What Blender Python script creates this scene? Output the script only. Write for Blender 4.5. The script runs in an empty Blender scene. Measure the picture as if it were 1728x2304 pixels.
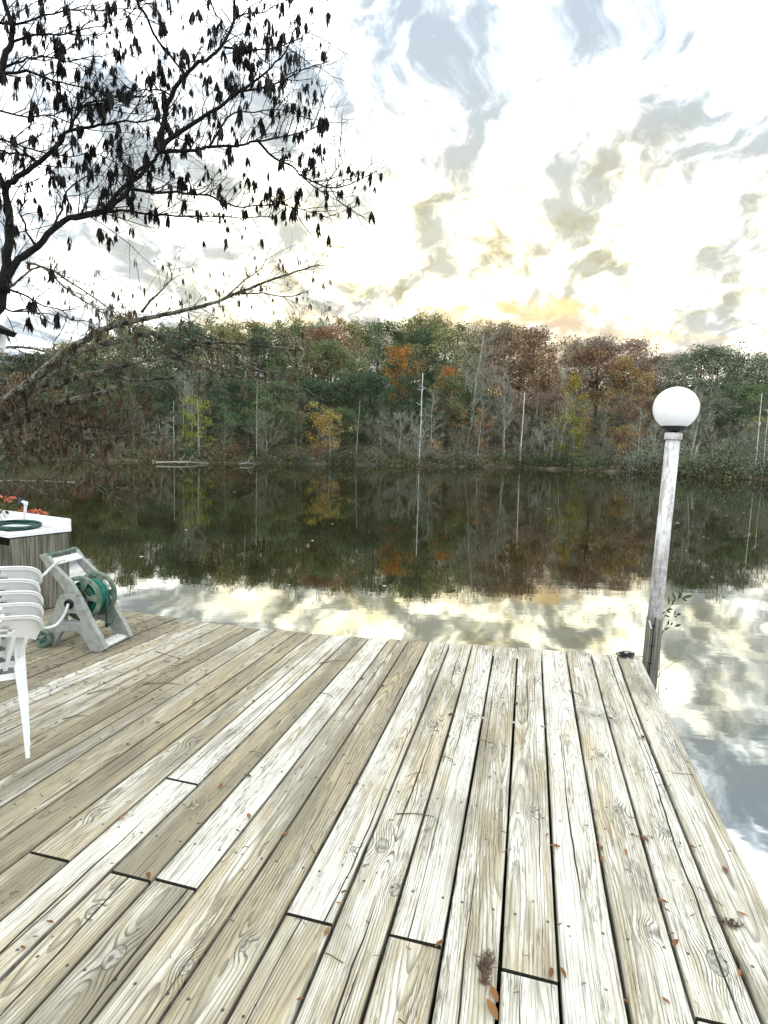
import bpy, math, random
from math import sin, cos, pi, radians, sqrt, atan2, hypot, exp
from mathutils import Vector, Matrix
from mathutils.geometry import tessellate_polygon
random.seed(7)
scn = bpy.context.scene
COL = scn.collection

# ------------------------------------------------------------------ camera
F = 1300.0
PITCH, ROLL, YAWD, EYE = radians(6.0), radians(1.7), radians(14.3), 1.27
WATER = -0.75
_F = Vector((0, cos(PITCH), -sin(PITCH)))
_R0 = Vector((1, 0, 0)); _U0 = _R0.cross(_F)
_R = _R0*cos(ROLL) + _U0*sin(ROLL); _U = _U0*cos(ROLL) - _R0*sin(ROLL)
CAM = Vector((0, 0, EYE))
cam = bpy.data.objects.new('camera', bpy.data.cameras.new('camera'))
COL.objects.link(cam); scn.camera = cam
cam.matrix_world = Matrix(((_R.x, _U.x, -_F.x, 0), (_R.y, _U.y, -_F.y, 0), (_R.z, _U.z, -_F.z, EYE), (0, 0, 0, 1)))
cam.data.sensor_fit = 'HORIZONTAL'; cam.data.sensor_width = 36; cam.data.lens = 36*F/1728
cam.data.clip_start = 0.02; cam.data.clip_end = 6000

def ray(px, py):
    return (_R*(px-864) - _U*(py-1152) + _F*F)
def U(px, py, z=0.0):
    d = ray(px, py); return CAM + d*((z-EYE)/d.z)
def Dp(px, py, Y):                      # point on the pixel's ray at forward distance Y
    d = ray(px, py); return CAM + d*(Y/d.y)
def proj(p):
    v = p-CAM; w = v.dot(_F)
    if w <= 0.01: return (-9999, -9999)
    return (864+F*v.dot(_R)/w, 1152-F*v.dot(_U)/w)

# ------------------------------------------------------------------ colour management
scn.view_settings.view_transform = 'Standard'; scn.view_settings.look = 'None'
scn.view_settings.exposure = 1.2; scn.view_settings.gamma = 1.0
SUN_EL, SUN_AZ = radians(4), radians(7)      # azimuth measured from +Y towards +X

# ------------------------------------------------------------------ node expression helper
class X:
    """a shader socket with arithmetic"""
    nt = None
    def __init__(s, v): s.v = v
    @staticmethod
    def m(op, *a, clamp=False):
        n = X.nt.nodes.new('ShaderNodeMath'); n.operation = op; n.use_clamp = clamp
        for i, q in enumerate(a):
            q = q.v if isinstance(q, X) else q
            if isinstance(q, (int, float)): n.inputs[i].default_value = q
            else: X.nt.links.new(q, n.inputs[i])
        return X(n.outputs[0])
    def __add__(s, o): return X.m('ADD', s, o)
    __radd__ = __add__
    def __sub__(s, o): return X.m('SUBTRACT', s, o)
    def __rsub__(s, o): return X.m('SUBTRACT', o, s)
    def __mul__(s, o): return X.m('MULTIPLY', s, o)
    __rmul__ = __mul__
    def __truediv__(s, o): return X.m('DIVIDE', s, o)
    def __rtruediv__(s, o): return X.m('DIVIDE', o, s)
    def __pow__(s, o): return X.m('POWER', s, o)
def sstep(x, a, b):
    n = X.nt.nodes.new('ShaderNodeMapRange'); n.interpolation_type = 'SMOOTHSTEP'
    X.nt.links.new(x.v, n.inputs['Value'])
    n.inputs['From Min'].default_value = a; n.inputs['From Max'].default_value = b
    return X(n.outputs[0])
def vec(x, y, z):
    n = X.nt.nodes.new('ShaderNodeCombineXYZ')
    for i, q in enumerate((x, y, z)):
        if isinstance(q, X): X.nt.links.new(q.v, n.inputs[i])
        else: n.inputs[i].default_value = q
    return n.outputs[0]
def sep(v):
    n = X.nt.nodes.new('ShaderNodeSeparateXYZ'); X.nt.links.new(v, n.inputs[0])
    return [X(o) for o in n.outputs]
def noise(v, scale=1.0, detail=4.0, rough=0.55, dist=0.0, dims='3D', w=None):
    n = X.nt.nodes.new('ShaderNodeTexNoise'); n.noise_dimensions = dims
    X.nt.links.new(v, n.inputs['Vector'])
    n.inputs['Scale'].default_value = scale; n.inputs['Detail'].default_value = detail
    n.inputs['Roughness'].default_value = rough; n.inputs['Distortion'].default_value = dist
    return X(n.outputs[0])
def voro(v, scale=1.0, rnd=1.0, feature='F1', out='Distance'):
    n = X.nt.nodes.new('ShaderNodeTexVoronoi'); n.feature = feature
    X.nt.links.new(v, n.inputs['Vector']); n.inputs['Scale'].default_value = scale
    n.inputs['Randomness'].default_value = rnd
    return n.outputs[out]
def mix(f, a, b, blend='MIX'):
    n = X.nt.nodes.new('ShaderNodeMix'); n.data_type = 'RGBA'; n.blend_type = blend
    for s, q in ((0, f), (6, a), (7, b)):
        q = q.v if isinstance(q, X) else q
        if isinstance(q, (int, float)): n.inputs[s].default_value = q
        elif isinstance(q, tuple): n.inputs[s].default_value = (*q, 1) if len(q) == 3 else q
        else: X.nt.links.new(q, n.inputs[s])
    return n.outputs[2]
def attr(name, out='Fac', kind='GEOMETRY'):
    n = X.nt.nodes.new('ShaderNodeAttribute'); n.attribute_name = name; n.attribute_type = kind
    return n.outputs[out]
def coord(out='Object'):
    return X.nt.nodes.new('ShaderNodeTexCoord').outputs[out]
def newmat(name):
    m = bpy.data.materials.new(name); m.use_nodes = True
    X.nt = m.node_tree
    for n in list(m.node_tree.nodes):
        if n.type != 'OUTPUT_MATERIAL': m.node_tree.nodes.remove(n)
    out = [n for n in m.node_tree.nodes if n.type == 'OUTPUT_MATERIAL'][0]
    b = m.node_tree.nodes.new('ShaderNodeBsdfPrincipled')
    m.node_tree.links.new(b.outputs[0], out.inputs[0])
    return m, b, out
def setc(b, c, name='Base Color'):
    if isinstance(c, tuple): b.inputs[name].default_value = (*c, 1)
    elif isinstance(c, (int, float)): b.inputs[name].default_value = c
    else: X.nt.links.new(c.v if isinstance(c, X) else c, b.inputs[name])
def bump(b, h, strength=0.5, dist=0.01):
    n = X.nt.nodes.new('ShaderNodeBump'); n.inputs['Strength'].default_value = strength
    n.inputs['Distance'].default_value = dist
    X.nt.links.new(h.v, n.inputs['Height']); X.nt.links.new(n.outputs[0], b.inputs['Normal'])
def spotty(name, c1, c2, scale=20, rough=0.6, bmp=0.2, detail=5, spec=0.3, lo=.4, hi=.65, gen='Object', stretch=(1, 1, 1)):
    m, b, _ = newmat(name)
    x, y, z = sep(coord(gen))
    n = noise(vec(x*stretch[0], y*stretch[1], z*stretch[2]), scale, detail)
    setc(b, mix(sstep(n, lo, hi), c1, c2)); b.inputs['Roughness'].default_value = rough
    b.inputs['Specular IOR Level'].default_value = spec
    if bmp: bump(b, n, bmp, 0.004)
    return m

# ------------------------------------------------------------------ world: sky and broken cloud
w = bpy.data.worlds.new('World'); scn.world = w; w.use_nodes = True
nt = w.node_tree; X.nt = nt
for n in list(nt.nodes): nt.nodes.remove(n)
wout = nt.nodes.new('ShaderNodeOutputWorld')
sky = nt.nodes.new('ShaderNodeTexSky'); sky.sky_type = 'NISHITA'; sky.sun_disc = False
sky.sun_elevation = SUN_EL; sky.sun_rotation = SUN_AZ
bg1 = nt.nodes.new('ShaderNodeBackground'); bg1.inputs[1].default_value = 0.12
nt.links.new(sky.outputs[0], bg1.inputs[0])
sx, sy, sz = sep(coord('Generated'))
zz = X.m('MAXIMUM', sz, 0.0)
inv = 1.0/(zz+0.30)
px_, py_ = sx*inv, sy*inv
# cloud deck seen in perspective: soft ragged patches, drawn out towards the horizon
w1 = noise(vec(px_, py_, 2.0), 3.5, 3, .5)
rx, ry = px_*.995-py_*.10, py_*.995+px_*.10           # streets of cloud run towards the hidden sun
qx, qy = rx+(w1-.5)*.26, ry*.62+(w1-.5)*.20
n1 = noise(vec(qx, qy, 5.6), 7.6, 7, .60)
n1b = noise(vec(rx, ry*.6, 11.1), 3.6, 3, .5)
n3 = noise(vec(qx*1.2, qy, 6.6), 19.0, 4, .6)
nn_ = n1*.58+n1b*.20+n3*.22
dark = sstep(nn_, .430, .572)
n2 = noise(vec(px_*1.0, py_*.8, 8.3), 7.0, 5, .6, .2)
az = X.m('ARCTAN2', sx, sy); el = X.m('ARCSINE', sz)
# warm zone round the hidden sun
wd = X.m('POWER', X.m('ADD', (az-0.12)*(az-0.12)*0.55, (el-0.27)*(el-0.27)*4.0), 0.5)
warm = 1.0-sstep(wd, 0.05, 0.66)
# unseen sky behind and above the viewer brightened to light the deck, dimmer ahead
fwd = sstep(sy, -.1, .55)
gain = 1.95-fwd*.76
cloudlit = mix(warm*.9, (1.08, 1.11, 1.13), (1.34, 1.20, .86))
cloudlit = mix(sstep(n2, .44, .66)*warm*.8, cloudlit, (.95, .78, .43))
mul = X.m('POWER', 2.0, dark*-2.1)
cl = mix(1.0, cloudlit, vec(mul, mul, mul), 'MULTIPLY')
cl = mix(dark*(1.0-warm*.25)*.85, cl, mix(1.0, cl, (.86, .99, 1.13), 'MULTIPLY'))
cl = mix(1.0, cl, vec(gain, gain, gain), 'MULTIPLY')
# low bank of purple-grey cloud, orange rims, just over the trees
bn = noise(vec(az*1.0, el*2.2, 1.3), 6.0, 6, .6, .2)
bandc = el-0.226-(bn-.5)*.17+(az-.10)*(az-.10)*.30
bank = 1.0-sstep(bandc, 0.008, .03)
bank = bank*sstep(az+(bn-.5)*.5, -.2, .02)
bank = bank*(1.0-sstep(az, .25, .6)*.6)*(sstep(n2, .36, .55)*.65+.35)
rim = mix(sstep(az, -.02, .22), (0.15, 0.15, 0.19), (.42, .32, .22))
rim = mix(sstep(bandc, -.028, .015)*sstep(az, -.05, .12)*.8, rim, (.66, .44, .18))
cl = mix(bank*.85, cl, rim)
bg2 = nt.nodes.new('ShaderNodeBackground'); nt.links.new(cl, bg2.inputs[0])
# base strength; the added brightness behind the viewer comes from gain
bg2.inputs[1].default_value = 1.0
ms = nt.nodes.new('ShaderNodeMixShader')
blue = noise(vec(px_*.9, py_*.9, 5.5), 1.3, 5, .55)
cover = 1.0-sstep(blue, .58, .70)*.8
nt.links.new(cover.v, ms.inputs[0]); nt.links.new(bg1.outputs[0], ms.inputs[1]); nt.links.new(bg2.outputs[0], ms.inputs[2])
nt.links.new(ms.outputs[0], wout.inputs[0])

sun = bpy.data.objects.new('sun', bpy.data.lights.new('sun', 'SUN')); COL.objects.link(sun)
sun.data.energy = 1.5; sun.data.angle = radians(5); sun.data.color = (1, .86, .66)
sd = Vector((sin(SUN_AZ)*cos(SUN_EL), cos(SUN_AZ)*cos(SUN_EL), sin(SUN_EL)))
sun.rotation_euler = sd.to_track_quat('Z', 'Y').to_euler()

# ------------------------------------------------------------------ object helpers
def tag(o, label=None, cat=None, group=None, kind=None):
    if label: o['label'] = label
    if cat: o['category'] = cat
    if group: o['group'] = group
    if kind: o['kind'] = kind
    return o
def empty(name, loc=(0, 0, 0), label=None, cat=None, group=None):
    o = bpy.data.objects.new(name, None); COL.objects.link(o); o.location = loc
    o.empty_display_size = .1
    return tag(o, label, cat, group)
class MB:
    def __init__(s): s.v = []; s.f = []; s.uv = []; s.at = {}; s.sm = []
    def face(s, idx, smooth=False): s.f.append(tuple(idx)); s.sm.append(smooth)
    def vert(s, p): s.v.append((p[0], p[1], p[2])); return len(s.v)-1
    def quad(s, a, b, c, d, smooth=False):
        i = len(s.v); s.v += [tuple(a), tuple(b), tuple(c), tuple(d)]; s.face((i, i+1, i+2, i+3), smooth)
    def tri(s, a, b, c):
        i = len(s.v); s.v += [tuple(a), tuple(b), tuple(c)]; s.face((i, i+1, i+2))
    def box(s, c, sx, sy, sz, ax=None, ch=0.0):
        c = Vector(c)
        ex, ey, ez = ax if ax else (Vector((1, 0, 0)), Vector((0, 1, 0)), Vector((0, 0, 1)))
        if not ch:
            i = len(s.v)
            for dz in (-1, 1):
                for dx, dy in ((-1, -1), (1, -1), (1, 1), (-1, 1)):
                    s.v.append(tuple(c+ex*dx*sx/2+ey*dy*sy/2+ez*dz*sz/2))
            for q in ((3, 2, 1, 0), (4, 5, 6, 7), (0, 1, 5, 4), (1, 2, 6, 5), (2, 3, 7, 6), (3, 0, 4, 7)): s.face([i+k for k in q])
            return
        i = len(s.v)                                   # chamfered box
        rings = ((-1, ch), (-1+2*ch/sz, 0), (1-2*ch/sz, 0), (1, ch))
        for zz_, ins in rings:
            for dx, dy in ((-1, -1), (1, -1), (1, 1), (-1, 1)):
                s.v.append(tuple(c+ex*dx*(sx/2-ins)+ey*dy*(sy/2-ins)+ez*zz_*sz/2))
        s.face((i+3, i+2, i+1, i))
        for r in range(3):
            for k in range(4):
                a = i+r*4+k; b = i+r*4+(k+1) % 4; s.face((a, b, b+4, a+4))
        s.face((i+12, i+13, i+14, i+15))
    def tube(s, pts, rad, n=8, cap=True, smooth=True):
        pts = [Vector(p) for p in pts]
        if not hasattr(rad, '__len__'): rad = [rad]*len(pts)
        up = Vector((0, 0, 1)); base = len(s.v); prev = None
        for k, p in enumerate(pts):
            t = (pts[min(k+1, len(pts)-1)]-pts[max(k-1, 0)])
            if t.length < 1e-9: t = Vector((0, 0, 1))
            t.normalize()
            if prev is None:
                a = t.cross(up)
                if a.length < .05: a = t.cross(Vector((1, 0, 0)))
            else: a = prev-t*prev.dot(t)
            if a.length < 1e-6: a = t.orthogonal()
            a.normalize(); prev = a; b = t.cross(a)
            for j in range(n):
                q = 2*pi*j/n; s.v.append(tuple(p+(a*cos(q)+b*sin(q))*rad[k]))
        for k in range(len(pts)-1):
            for j in range(n):
                a = base+k*n+j; b = base+k*n+(j+1) % n
                s.face((a, b, b+n, a+n), smooth)
        if cap and n > 2:
            s.face([base+j for j in range(n)][::-1]); s.face([base+(len(pts)-1)*n+j for j in range(n)])
    def lathe(s, c, axis, prof, n=24, smooth=True):    # prof: (distance along axis, radius)
        c = Vector(c); t = Vector(axis).normalized(); a = t.orthogonal().normalized(); b = t.cross(a)
        base = len(s.v)
        for h, r in prof:
            for j in range(n):
                q = 2*pi*j/n; s.v.append(tuple(c+t*h+(a*cos(q)+b*sin(q))*max(r, 1e-4)))
        for k in range(len(prof)-1):
            for j in range(n):
                x = base+k*n+j; y = base+k*n+(j+1) % n; s.face((x, y, y+n, x+n), smooth)
    def plate(s, outline, thick, holes=None):          # outline: 3D points on a plane, extruded by vector thick
        n = len(outline); i = len(s.v); t = Vector(thick)
        s.v += [tuple(p) for p in outline]+[tuple(Vector(p)+t) for p in outline]
        s.face(range(i, i+n)); s.face([i+n+k for k in range(n)][::-1])
        for k in range(n): s.face((i+k, i+n+k, i+n+(k+1) % n, i+(k+1) % n))
    def build(s, name, m, parent=None, origin=None):
        me = bpy.data.meshes.new(name)
        vs = s.v
        if origin is not None: vs = [(x-origin[0], y-origin[1], z-origin[2]) for x, y, z in s.v]
        me.from_pydata(vs, [], s.f); me.materials.append(m)
        me.polygons.foreach_set('use_smooth', s.sm)
        for k, vals in s.at.items():
            a = me.attributes.new(k, 'FLOAT', 'POINT'); a.data.foreach_set('value', vals)
        if s.uv:
            ul = me.uv_layers.new(name='uv')
            fl = []
            for p in me.polygons:
                for vi in p.vertices: fl += s.uv[vi]
            ul.data.foreach_set('uv', fl)
        me.update()
        o = bpy.data.objects.new(name, me); COL.objects.link(o)
        if parent is not None: o.parent = parent
        if origin is not None and parent is None: o.location = origin
        return o
def copy_tree(o, parent=None):
    c = o.copy(); COL.objects.link(c); c.parent = parent
    for ch in o.children: copy_tree(ch, c)
    return c

# ------------------------------------------------------------------ materials
_e = Vector((sin(YAWD), cos(YAWD), 0)); _x = Vector((cos(YAWD), -sin(YAWD), 0))
def DK(X_, Y_, z=0.0): return _x*X_+_e*Y_+Vector((0, 0, z))
def UD(px, py):                                        # pixel -> deck coordinates
    p = U(px, py, 0); return (p.dot(_x), p.dot(_e))

KNOTS = [(860, 1903, .030), (889, 2003, .022), (795, 1911, .013), (1390, 1822, .022), (1499, 1872, .022), (1459, 2095, .018),
         (1614, 2165, .034), (1198, 1831, .015), (1204, 1531, .022), (1336, 1610, .018), (1352, 1699, .020), (1320, 1585, .016),
         (1363, 1491, .020), (1029, 1505, .032), (972, 1630, .030), (1067, 1610, .016), (1079, 1455, .02), (257, 2151, .032),
         (439, 1814, .018), (217, 1827, .020), (551, 2129, .016), (420, 2176, .02), (432, 1663, .022), (327, 1627, .018),
         (1428, 1527, .024), (1107, 1678, .022), (210, 2045, .014)]
def deck_material():
    m, b, _ = newmat('weathered_pine')
    u, v, _z = sep(coord('UV'))                        # u = metres along the board, v = metres across it
    seed = X(attr('seed')); tone = X(attr('tone'))
    du, dv, _d = sep(coord('Object'))
    # deck coordinates for the knots
    X_ = du*cos(YAWD)-dv*sin(YAWD); Y_ = du*sin(YAWD)+dv*cos(YAWD)
    bulge = None; core = None
    for kx, ky, r in KNOTS:
        a, c = UD(kx, ky)
        ex = (X_-a)/(r*1.0); ey = (Y_-c)/(r*1.7)
        d2 = ex*ex+ey*ey
        g = 1.0/(1.0+d2*d2*.22)
        cc = X.m('MAXIMUM', 1.0-d2*1.9, 0.0)
        bulge = g if bulge is None else bulge+g
        core = cc if core is None else X.m('MAXIMUM', core, cc)
    sd_ = seed*37.0
    pth = noise(vec(u*.45, sd_, 0.0), 1.0, 2, .5)      # path of the pith along the board
    dep = noise(vec(u*.55, sd_+5.3, 1.0), 1.0, 1.5, .5)
    wob = noise(vec(u*2.2, v*9.0, sd_), 1.0, 3, .55)
    c0 = (pth-.5)*.16+.07+(X.m('FRACT', seed*7.3)-.5)*.12
    dd = (dep-.36)*.20
    vv = v-c0
    rr = X.m('SQRT', vv*vv+dd*dd+.00002)+(wob-.5)*.016+bulge*.020
    rings = X.m('FRACT', rr*(X.m('FRACT', seed*3.7)*60.0+100.0)+noise(vec(rr*30.0, sd_, 2.0), 1.0, 2, .5)*1.4)
    late = sstep(rings, .45, .92)*(1.0-sstep(rings, .93, 1.0))     # dark late-wood line
    fine = noise(vec(u*9.0, v*420.0, sd_), 1.0, 3, .6)
    fib = noise(vec(u*3.0, v*150.0, sd_+2.0), 1.0, 4, .6)
    wear = noise(vec(u*1.1, v*11.0, sd_+9.0), 1.0, 5, .62)
    wear2 = noise(vec(u*5.0, v*45.0, sd_+4.0), 1.0, 5, .65)
    stain = noise(vec(u*.7, v*5.0, sd_+14.0), 1.0, 4, .6)
    hue = noise(vec(u*1.3, v*6.0, sd_+21.0), 1.0, 3, .6)
    bleach = sstep(wear*.55+wear2*.45+tone*.15, .43, .66)
    early = mix(bleach, (.345, .298, .192), (.67, .645, .56))
    early = mix(sstep(hue, .52, .68)*.6, early, (.44, .36, .21))
    darkc = mix(sstep(hue, .35, .6), (.062, .054, .038), (.12, .090, .050))
    lw = late*(1.0-bleach*.42)*(.05+sstep(wear2, .36, .6)*.55+fib*.75)
    col = mix(X.m('MINIMUM', lw, 1.0), early, darkc)
    col = mix(sstep(fib, .48, .66)*.5, col, (.19, .165, .115))
    col = mix(sstep(fine, .54, .68)*.5, col, (.11, .095, .07))
    # grey weather stains along the grain
    col = mix(sstep(stain-tone*.13, .49, .66)*.62, col, (.150, .132, .092))
    col = mix(sstep(stain*.5+wear2*.5, .60, .7)*.4, col, (.07, .068, .055))
    pit = noise(vec(u*16.0, v*300.0, sd_+60.0), 1.0, 4, .7)
    pit2 = noise(vec(u*3.0, v*14.0, sd_+70.0), 1.0, 4, .6)
    col = mix(sstep(pit*.62+pit2*.38, .545, .60)*.75, col, (.085, .075, .055))
    grime = noise(vec(X_*3.0, Y_*2.2, 4.0), 1.0, 5, .62)
    col = mix(sstep(grime, .50, .68)*.38, col, (.16, .14, .10))
    # long checks
    cr1 = X.m('ABSOLUTE', v-(.03+X.m('FRACT', seed*11.0)*.085)-(noise(vec(u*1.5, sd_+3.0, 7.0), 1.0, 3, .6)-.5)*.045)
    cw = sstep(noise(vec(u*.8, sd_+8.0, 3.0), 1.0, 2, .5), .47, .62)*.0028
    crack = 1.0-sstep(cr1-cw, -.0005, .0008)
    cr2 = X.m('ABSOLUTE', v-(.02+X.m('FRACT', seed*23.0)*.11)-(noise(vec(u*2.0, sd_+33.0, 7.0), 1.0, 3, .6)-.5)*.03)
    cw2 = sstep(noise(vec(u*1.6, sd_+38.0, 3.0), 1.0, 2, .5), .53, .66)*.0016
    crack = X.m('MAXIMUM', crack, 1.0-sstep(cr2-cw2, -.0004, .0007))
    # hairline checks
    hc = noise(vec(u*4.0, v*260.0, sd_+50.0), 1.0, 2, .5)
    crack = X.m('MAXIMUM', crack, sstep(hc, .69, .73)*.7)
    # knots
    kn = X.m('MINIMUM', core*2.2, 1.0)
    kedge = X.m('MINIMUM', core*9.0, 1.0)*(1.0-sstep(core, .10, .38))
    knring = noise(vec(X_*90.0, Y_*60.0, 1.0), 1.0, 3, .6)
    col = mix(kn*.92, col, mix(sstep(knring, .35, .6), (.10, .095, .075), (.33, .31, .25)))
    col = mix(kedge*.8, col, (.045, .04, .03))
    col = mix(sstep(bulge, .12, .5)*(1.0-kn)*late*.8, col, (.08, .07, .045))
    # little specks of dirt, nail heads over the joists
    sp = X(voro(vec(X_*1.0, Y_*1.0, 0.0), 13.0))
    spm = 1.0-sstep(sp, .035, .06)
    col = mix(spm*.75, col, (.05, .042, .03))
    gy = X.m('SUBTRACT', X.m('MODULO', Y_+9.04, .47), .235)
    gx = X.m('MINIMUM', X.m('ABSOLUTE', v-.028), X.m('ABSOLUTE', v-.116))
    nd = X.m('SQRT', gy*gy+gx*gx)
    col = mix((1.0-sstep(nd, .0035, .0055))*.9, col, (.035, .032, .03))
    col = mix(crack, col, (.018, .016, .013))
    edge = X.m('MINIMUM', v, X.m('ABSOLUTE', .147-v))
    col = mix((1.0-sstep(edge+(wear2-.5)*.008, .001, .008))*.45, col, (.10, .092, .07))
    col = mix(1.0-sstep(tone, -6.0, -5.0), col, mix(fib, (.012, .011, .009), (.05, .045, .035)))  # board ends coloured near-black, standing in for shade in the joints
    setc(b, col); b.inputs['Roughness'].default_value = .72; b.inputs['Specular IOR Level'].default_value = .25
    h = fib*.35-lw*.35-crack*1.6-kn*.3+fine*.2
    bump(b, h, .55, .004)
    return m
M = {}
M['deck'] = deck_material()
def grey_wood():
    m, b, _ = newmat('grey_timber')
    x, y, z = sep(coord('Object'))
    g = noise(vec(x*60.0, y*60.0, z*3.0), 1.0, 5, .6)
    s = noise(vec(x*6.0, y*6.0, z*2.0), 1.0, 4, .6)
    c = mix(sstep(g, .35, .65), (.062, .056, .042), (.20, .19, .15))
    c = mix(sstep(s, .5, .68)*.7, c, (.030, .032, .026)); setc(b, c)
    b.inputs['Roughness'].default_value = .85; bump(b, g, .6, .004); return m
M['grey_wood'] = grey_wood()
M['white_plastic'] = spotty('white_plastic', (.80, .81, .80), (.72, .73, .69), 9, .38, .04, spec=.4, lo=.5, hi=.75)
M['sink'] = spotty('sink_white', (.82, .83, .83), (.70, .71, .68), 14, .3, .0, spec=.5, lo=.58, hi=.8)
M['reel_plastic'] = spotty('reel_plastic', (.30, .315, .285), (.22, .235, .205), 26, .5, .05)
M['reel_pale'] = spotty('reel_pale_plastic', (.66, .67, .63), (.5, .51, .47), 20, .5, .05)
M['reel_green'] = spotty('reel_green_plastic', (.055, .115, .085), (.15, .19, .14), 30, .5, .05)
M['drum'] = spotty('drum_plastic', (.085, .13, .095), (.19, .23, .165), 22, .5, .05)
M['hose_green'] = spotty('hose_green', (.006, .11, .075), (.02, .17, .12), 40, .35, .0)
M['hose_dark'] = spotty('hose_dark_green', (.01, .035, .027), (.03, .10, .07), 25, .4, .0)
M['black'] = spotty('black_rubber', (.008, .008, .01), (.02, .02, .024), 30, .35, .05)
M['blue'] = spotty('blue_handle', (.03, .09, .14), (.02, .05, .08), 30, .5, 0)
M['globe'] = None
def globe_mat():
    m, b, out = newmat('milk_glass')
    x, y, z = sep(coord('Object')); n = noise(vec(x, y, z), 8, 3)
    setc(b, mix(n, (.90, .90, .90), (.86, .86, .86))); b.inputs['Roughness'].default_value = .16
    b.inputs['Subsurface Weight'].default_value = .6
    b.inputs['Subsurface Radius'].default_value = (.3, .3, .3); b.inputs['Subsurface Scale'].default_value = .5
    return m
M['globe'] = globe_mat()
def pvc():
    m, b, _ = newmat('weathered_pvc')
    x, y, z = sep(coord('Object'))
    a = noise(vec(x*22.0, y*22.0, z*3.0), 1.0, 6, .68, .4); c = noise(vec(x*50.0, y*50.0, z*22.0), 1.0, 5, .7)
    col = mix(sstep(a*.65+c*.35, .42, .58), (.72, .71, .69), (.33, .29, .27))
    col = mix(sstep(c, .58, .74)*.7, col, (.24, .20, .18))
    setc(b, col); b.inputs['Roughness'].default_value = .7; bump(b, c, .25, .003); return m
M['pvc'] = pvc()
def bark(name, c1, c2, sc=1.0):
    m, b, _ = newmat(name)
    x, y, z = sep(coord('Object'))
    a = noise(vec(x*14.0*sc, y*14.0*sc, z*9.0*sc), 1.0, 5, .65); c = noise(vec(x, y, z), 60*sc, 3, .6)
    setc(b, mix(sstep(a*.6+c*.4, .42, .6), c1, c2)); b.inputs['Roughness'].default_value = .9
    b.inputs['Specular IOR Level'].default_value = .15
    bump(b, a, .6, .006); return m
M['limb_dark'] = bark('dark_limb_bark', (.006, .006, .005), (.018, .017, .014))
M['limb_mossy'] = bark('lichened_limb_bark', (.024, .022, .016), (.22, .21, .155))
M['limb_dead'] = bark('bare_dead_wood', (.16, .15, .12), (.36, .34, .28))
M['bark_brown'] = bark('brown_trunk_bark', (.05, .042, .033), (.11, .095, .075), .2)
M['bark_pale'] = bark('pale_trunk_bark', (.15, .145, .125), (.27, .26, .235), .2)
def bark_obj():
    m, b, _ = newmat('pale_bark_varied')
    x, y, z = sep(coord('Object')); a = noise(vec(x*2.5, y*2.5, z*1.2), 1.0, 4, .6)
    oi = X.nt.nodes.new('ShaderNodeObjectInfo'); r = X(oi.outputs['Random'])
    c1 = mix(r, (.08, .075, .052), (.16, .16, .125)); c2 = mix(r, (.14, .14, .10), (.32, .33, .26))
    setc(b, mix(sstep(a, .4, .6), c1, c2)); b.inputs['Roughness'].default_value = .9; b.inputs['Specular IOR Level'].default_value = .1
    return m
M['bark_pale'] = bark_obj()
M['bark_white'] = bark('whitened_trunk_wood', (.36, .36, .33), (.56, .55, .52), .2)
M['twig'] = bark('twig_bark', (.05, .04, .03), (.12, .10, .075), 2)
def foliage():
    m, b, _ = newmat('foliage')
    oi = X.nt.nodes.new('ShaderNodeObjectInfo')
    t = X(attr('tint')); hs = X.nt.nodes.new('ShaderNodeHueSaturation')
    X.nt.links.new(oi.outputs['Color'], hs.inputs['Color'])
    X.nt.links.new((t*.09+.455).v, hs.inputs['Hue']); X.nt.links.new((X.m('FRACT', t*17.3)*1.5+.35).v, hs.inputs['Value'])
    setc(b, hs.outputs[0]); b.inputs['Roughness'].default_value = .75; b.inputs['Specular IOR Level'].default_value = .15
    # some light passes through the leaves
    tr = X.nt.nodes.new('ShaderNodeBsdfTranslucent'); X.nt.links.new(hs.outputs[0], tr.inputs[0])
    mx = X.nt.nodes.new('ShaderNodeMixShader'); mx.inputs[0].default_value = .42
    out = [n for n in X.nt.nodes if n.type == 'OUTPUT_MATERIAL'][0]
    X.nt.links.new(b.outputs[0], mx.inputs[1]); X.nt.links.new(tr.outputs[0], mx.inputs[2]); X.nt.links.new(mx.outputs[0], out.inputs[0])
    return m
M['foliage'] = foliage()
def leafmat(name, c1, c2, tr=.25):
    m, b, out = newmat(name)
    t = X(attr('tint')); c = mix(t, c1, c2); setc(b, c); b.inputs['Roughness'].default_value = .6
    b.inputs['Specular IOR Level'].default_value = .2
    if tr:
        n = X.nt.nodes.new('ShaderNodeBsdfTranslucent'); X.nt.links.new(c, n.inputs[0])
        mx = X.nt.nodes.new('ShaderNodeMixShader'); mx.inputs[0].default_value = tr
        X.nt.links.new(b.outputs[0], mx.inputs[1]); X.nt.links.new(n.outputs[0], mx.inputs[2]); X.nt.links.new(mx.outputs[0], out.inputs[0])
    return m
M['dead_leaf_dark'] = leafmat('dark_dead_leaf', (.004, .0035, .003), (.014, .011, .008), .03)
M['dead_leaf_brown'] = leafmat('brown_dead_leaf', (.034, .022, .014), (.18, .125, .075), .15)
M['fallen_leaf'] = leafmat('fallen_leaf', (.11, .045, .02), (.34, .17, .06), .1)
M['fallen_dark'] = leafmat('fallen_leaf_dark', (.045, .022, .014), (.14, .07, .04), .1)
M['red_leaf'] = leafmat('red_leaf', (.36, .045, .03), (.55, .20, .10), .25)
M['green_leaf'] = leafmat('green_leaf', (.022, .040, .012), (.13, .11, .03), .15)
M['litter'] = leafmat('litter', (.035, .022, .015), (.16, .10, .06), 0)
M['speck'] = leafmat('pale_leaf', (.55, .52, .45), (.75, .73, .68), .1)

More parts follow.
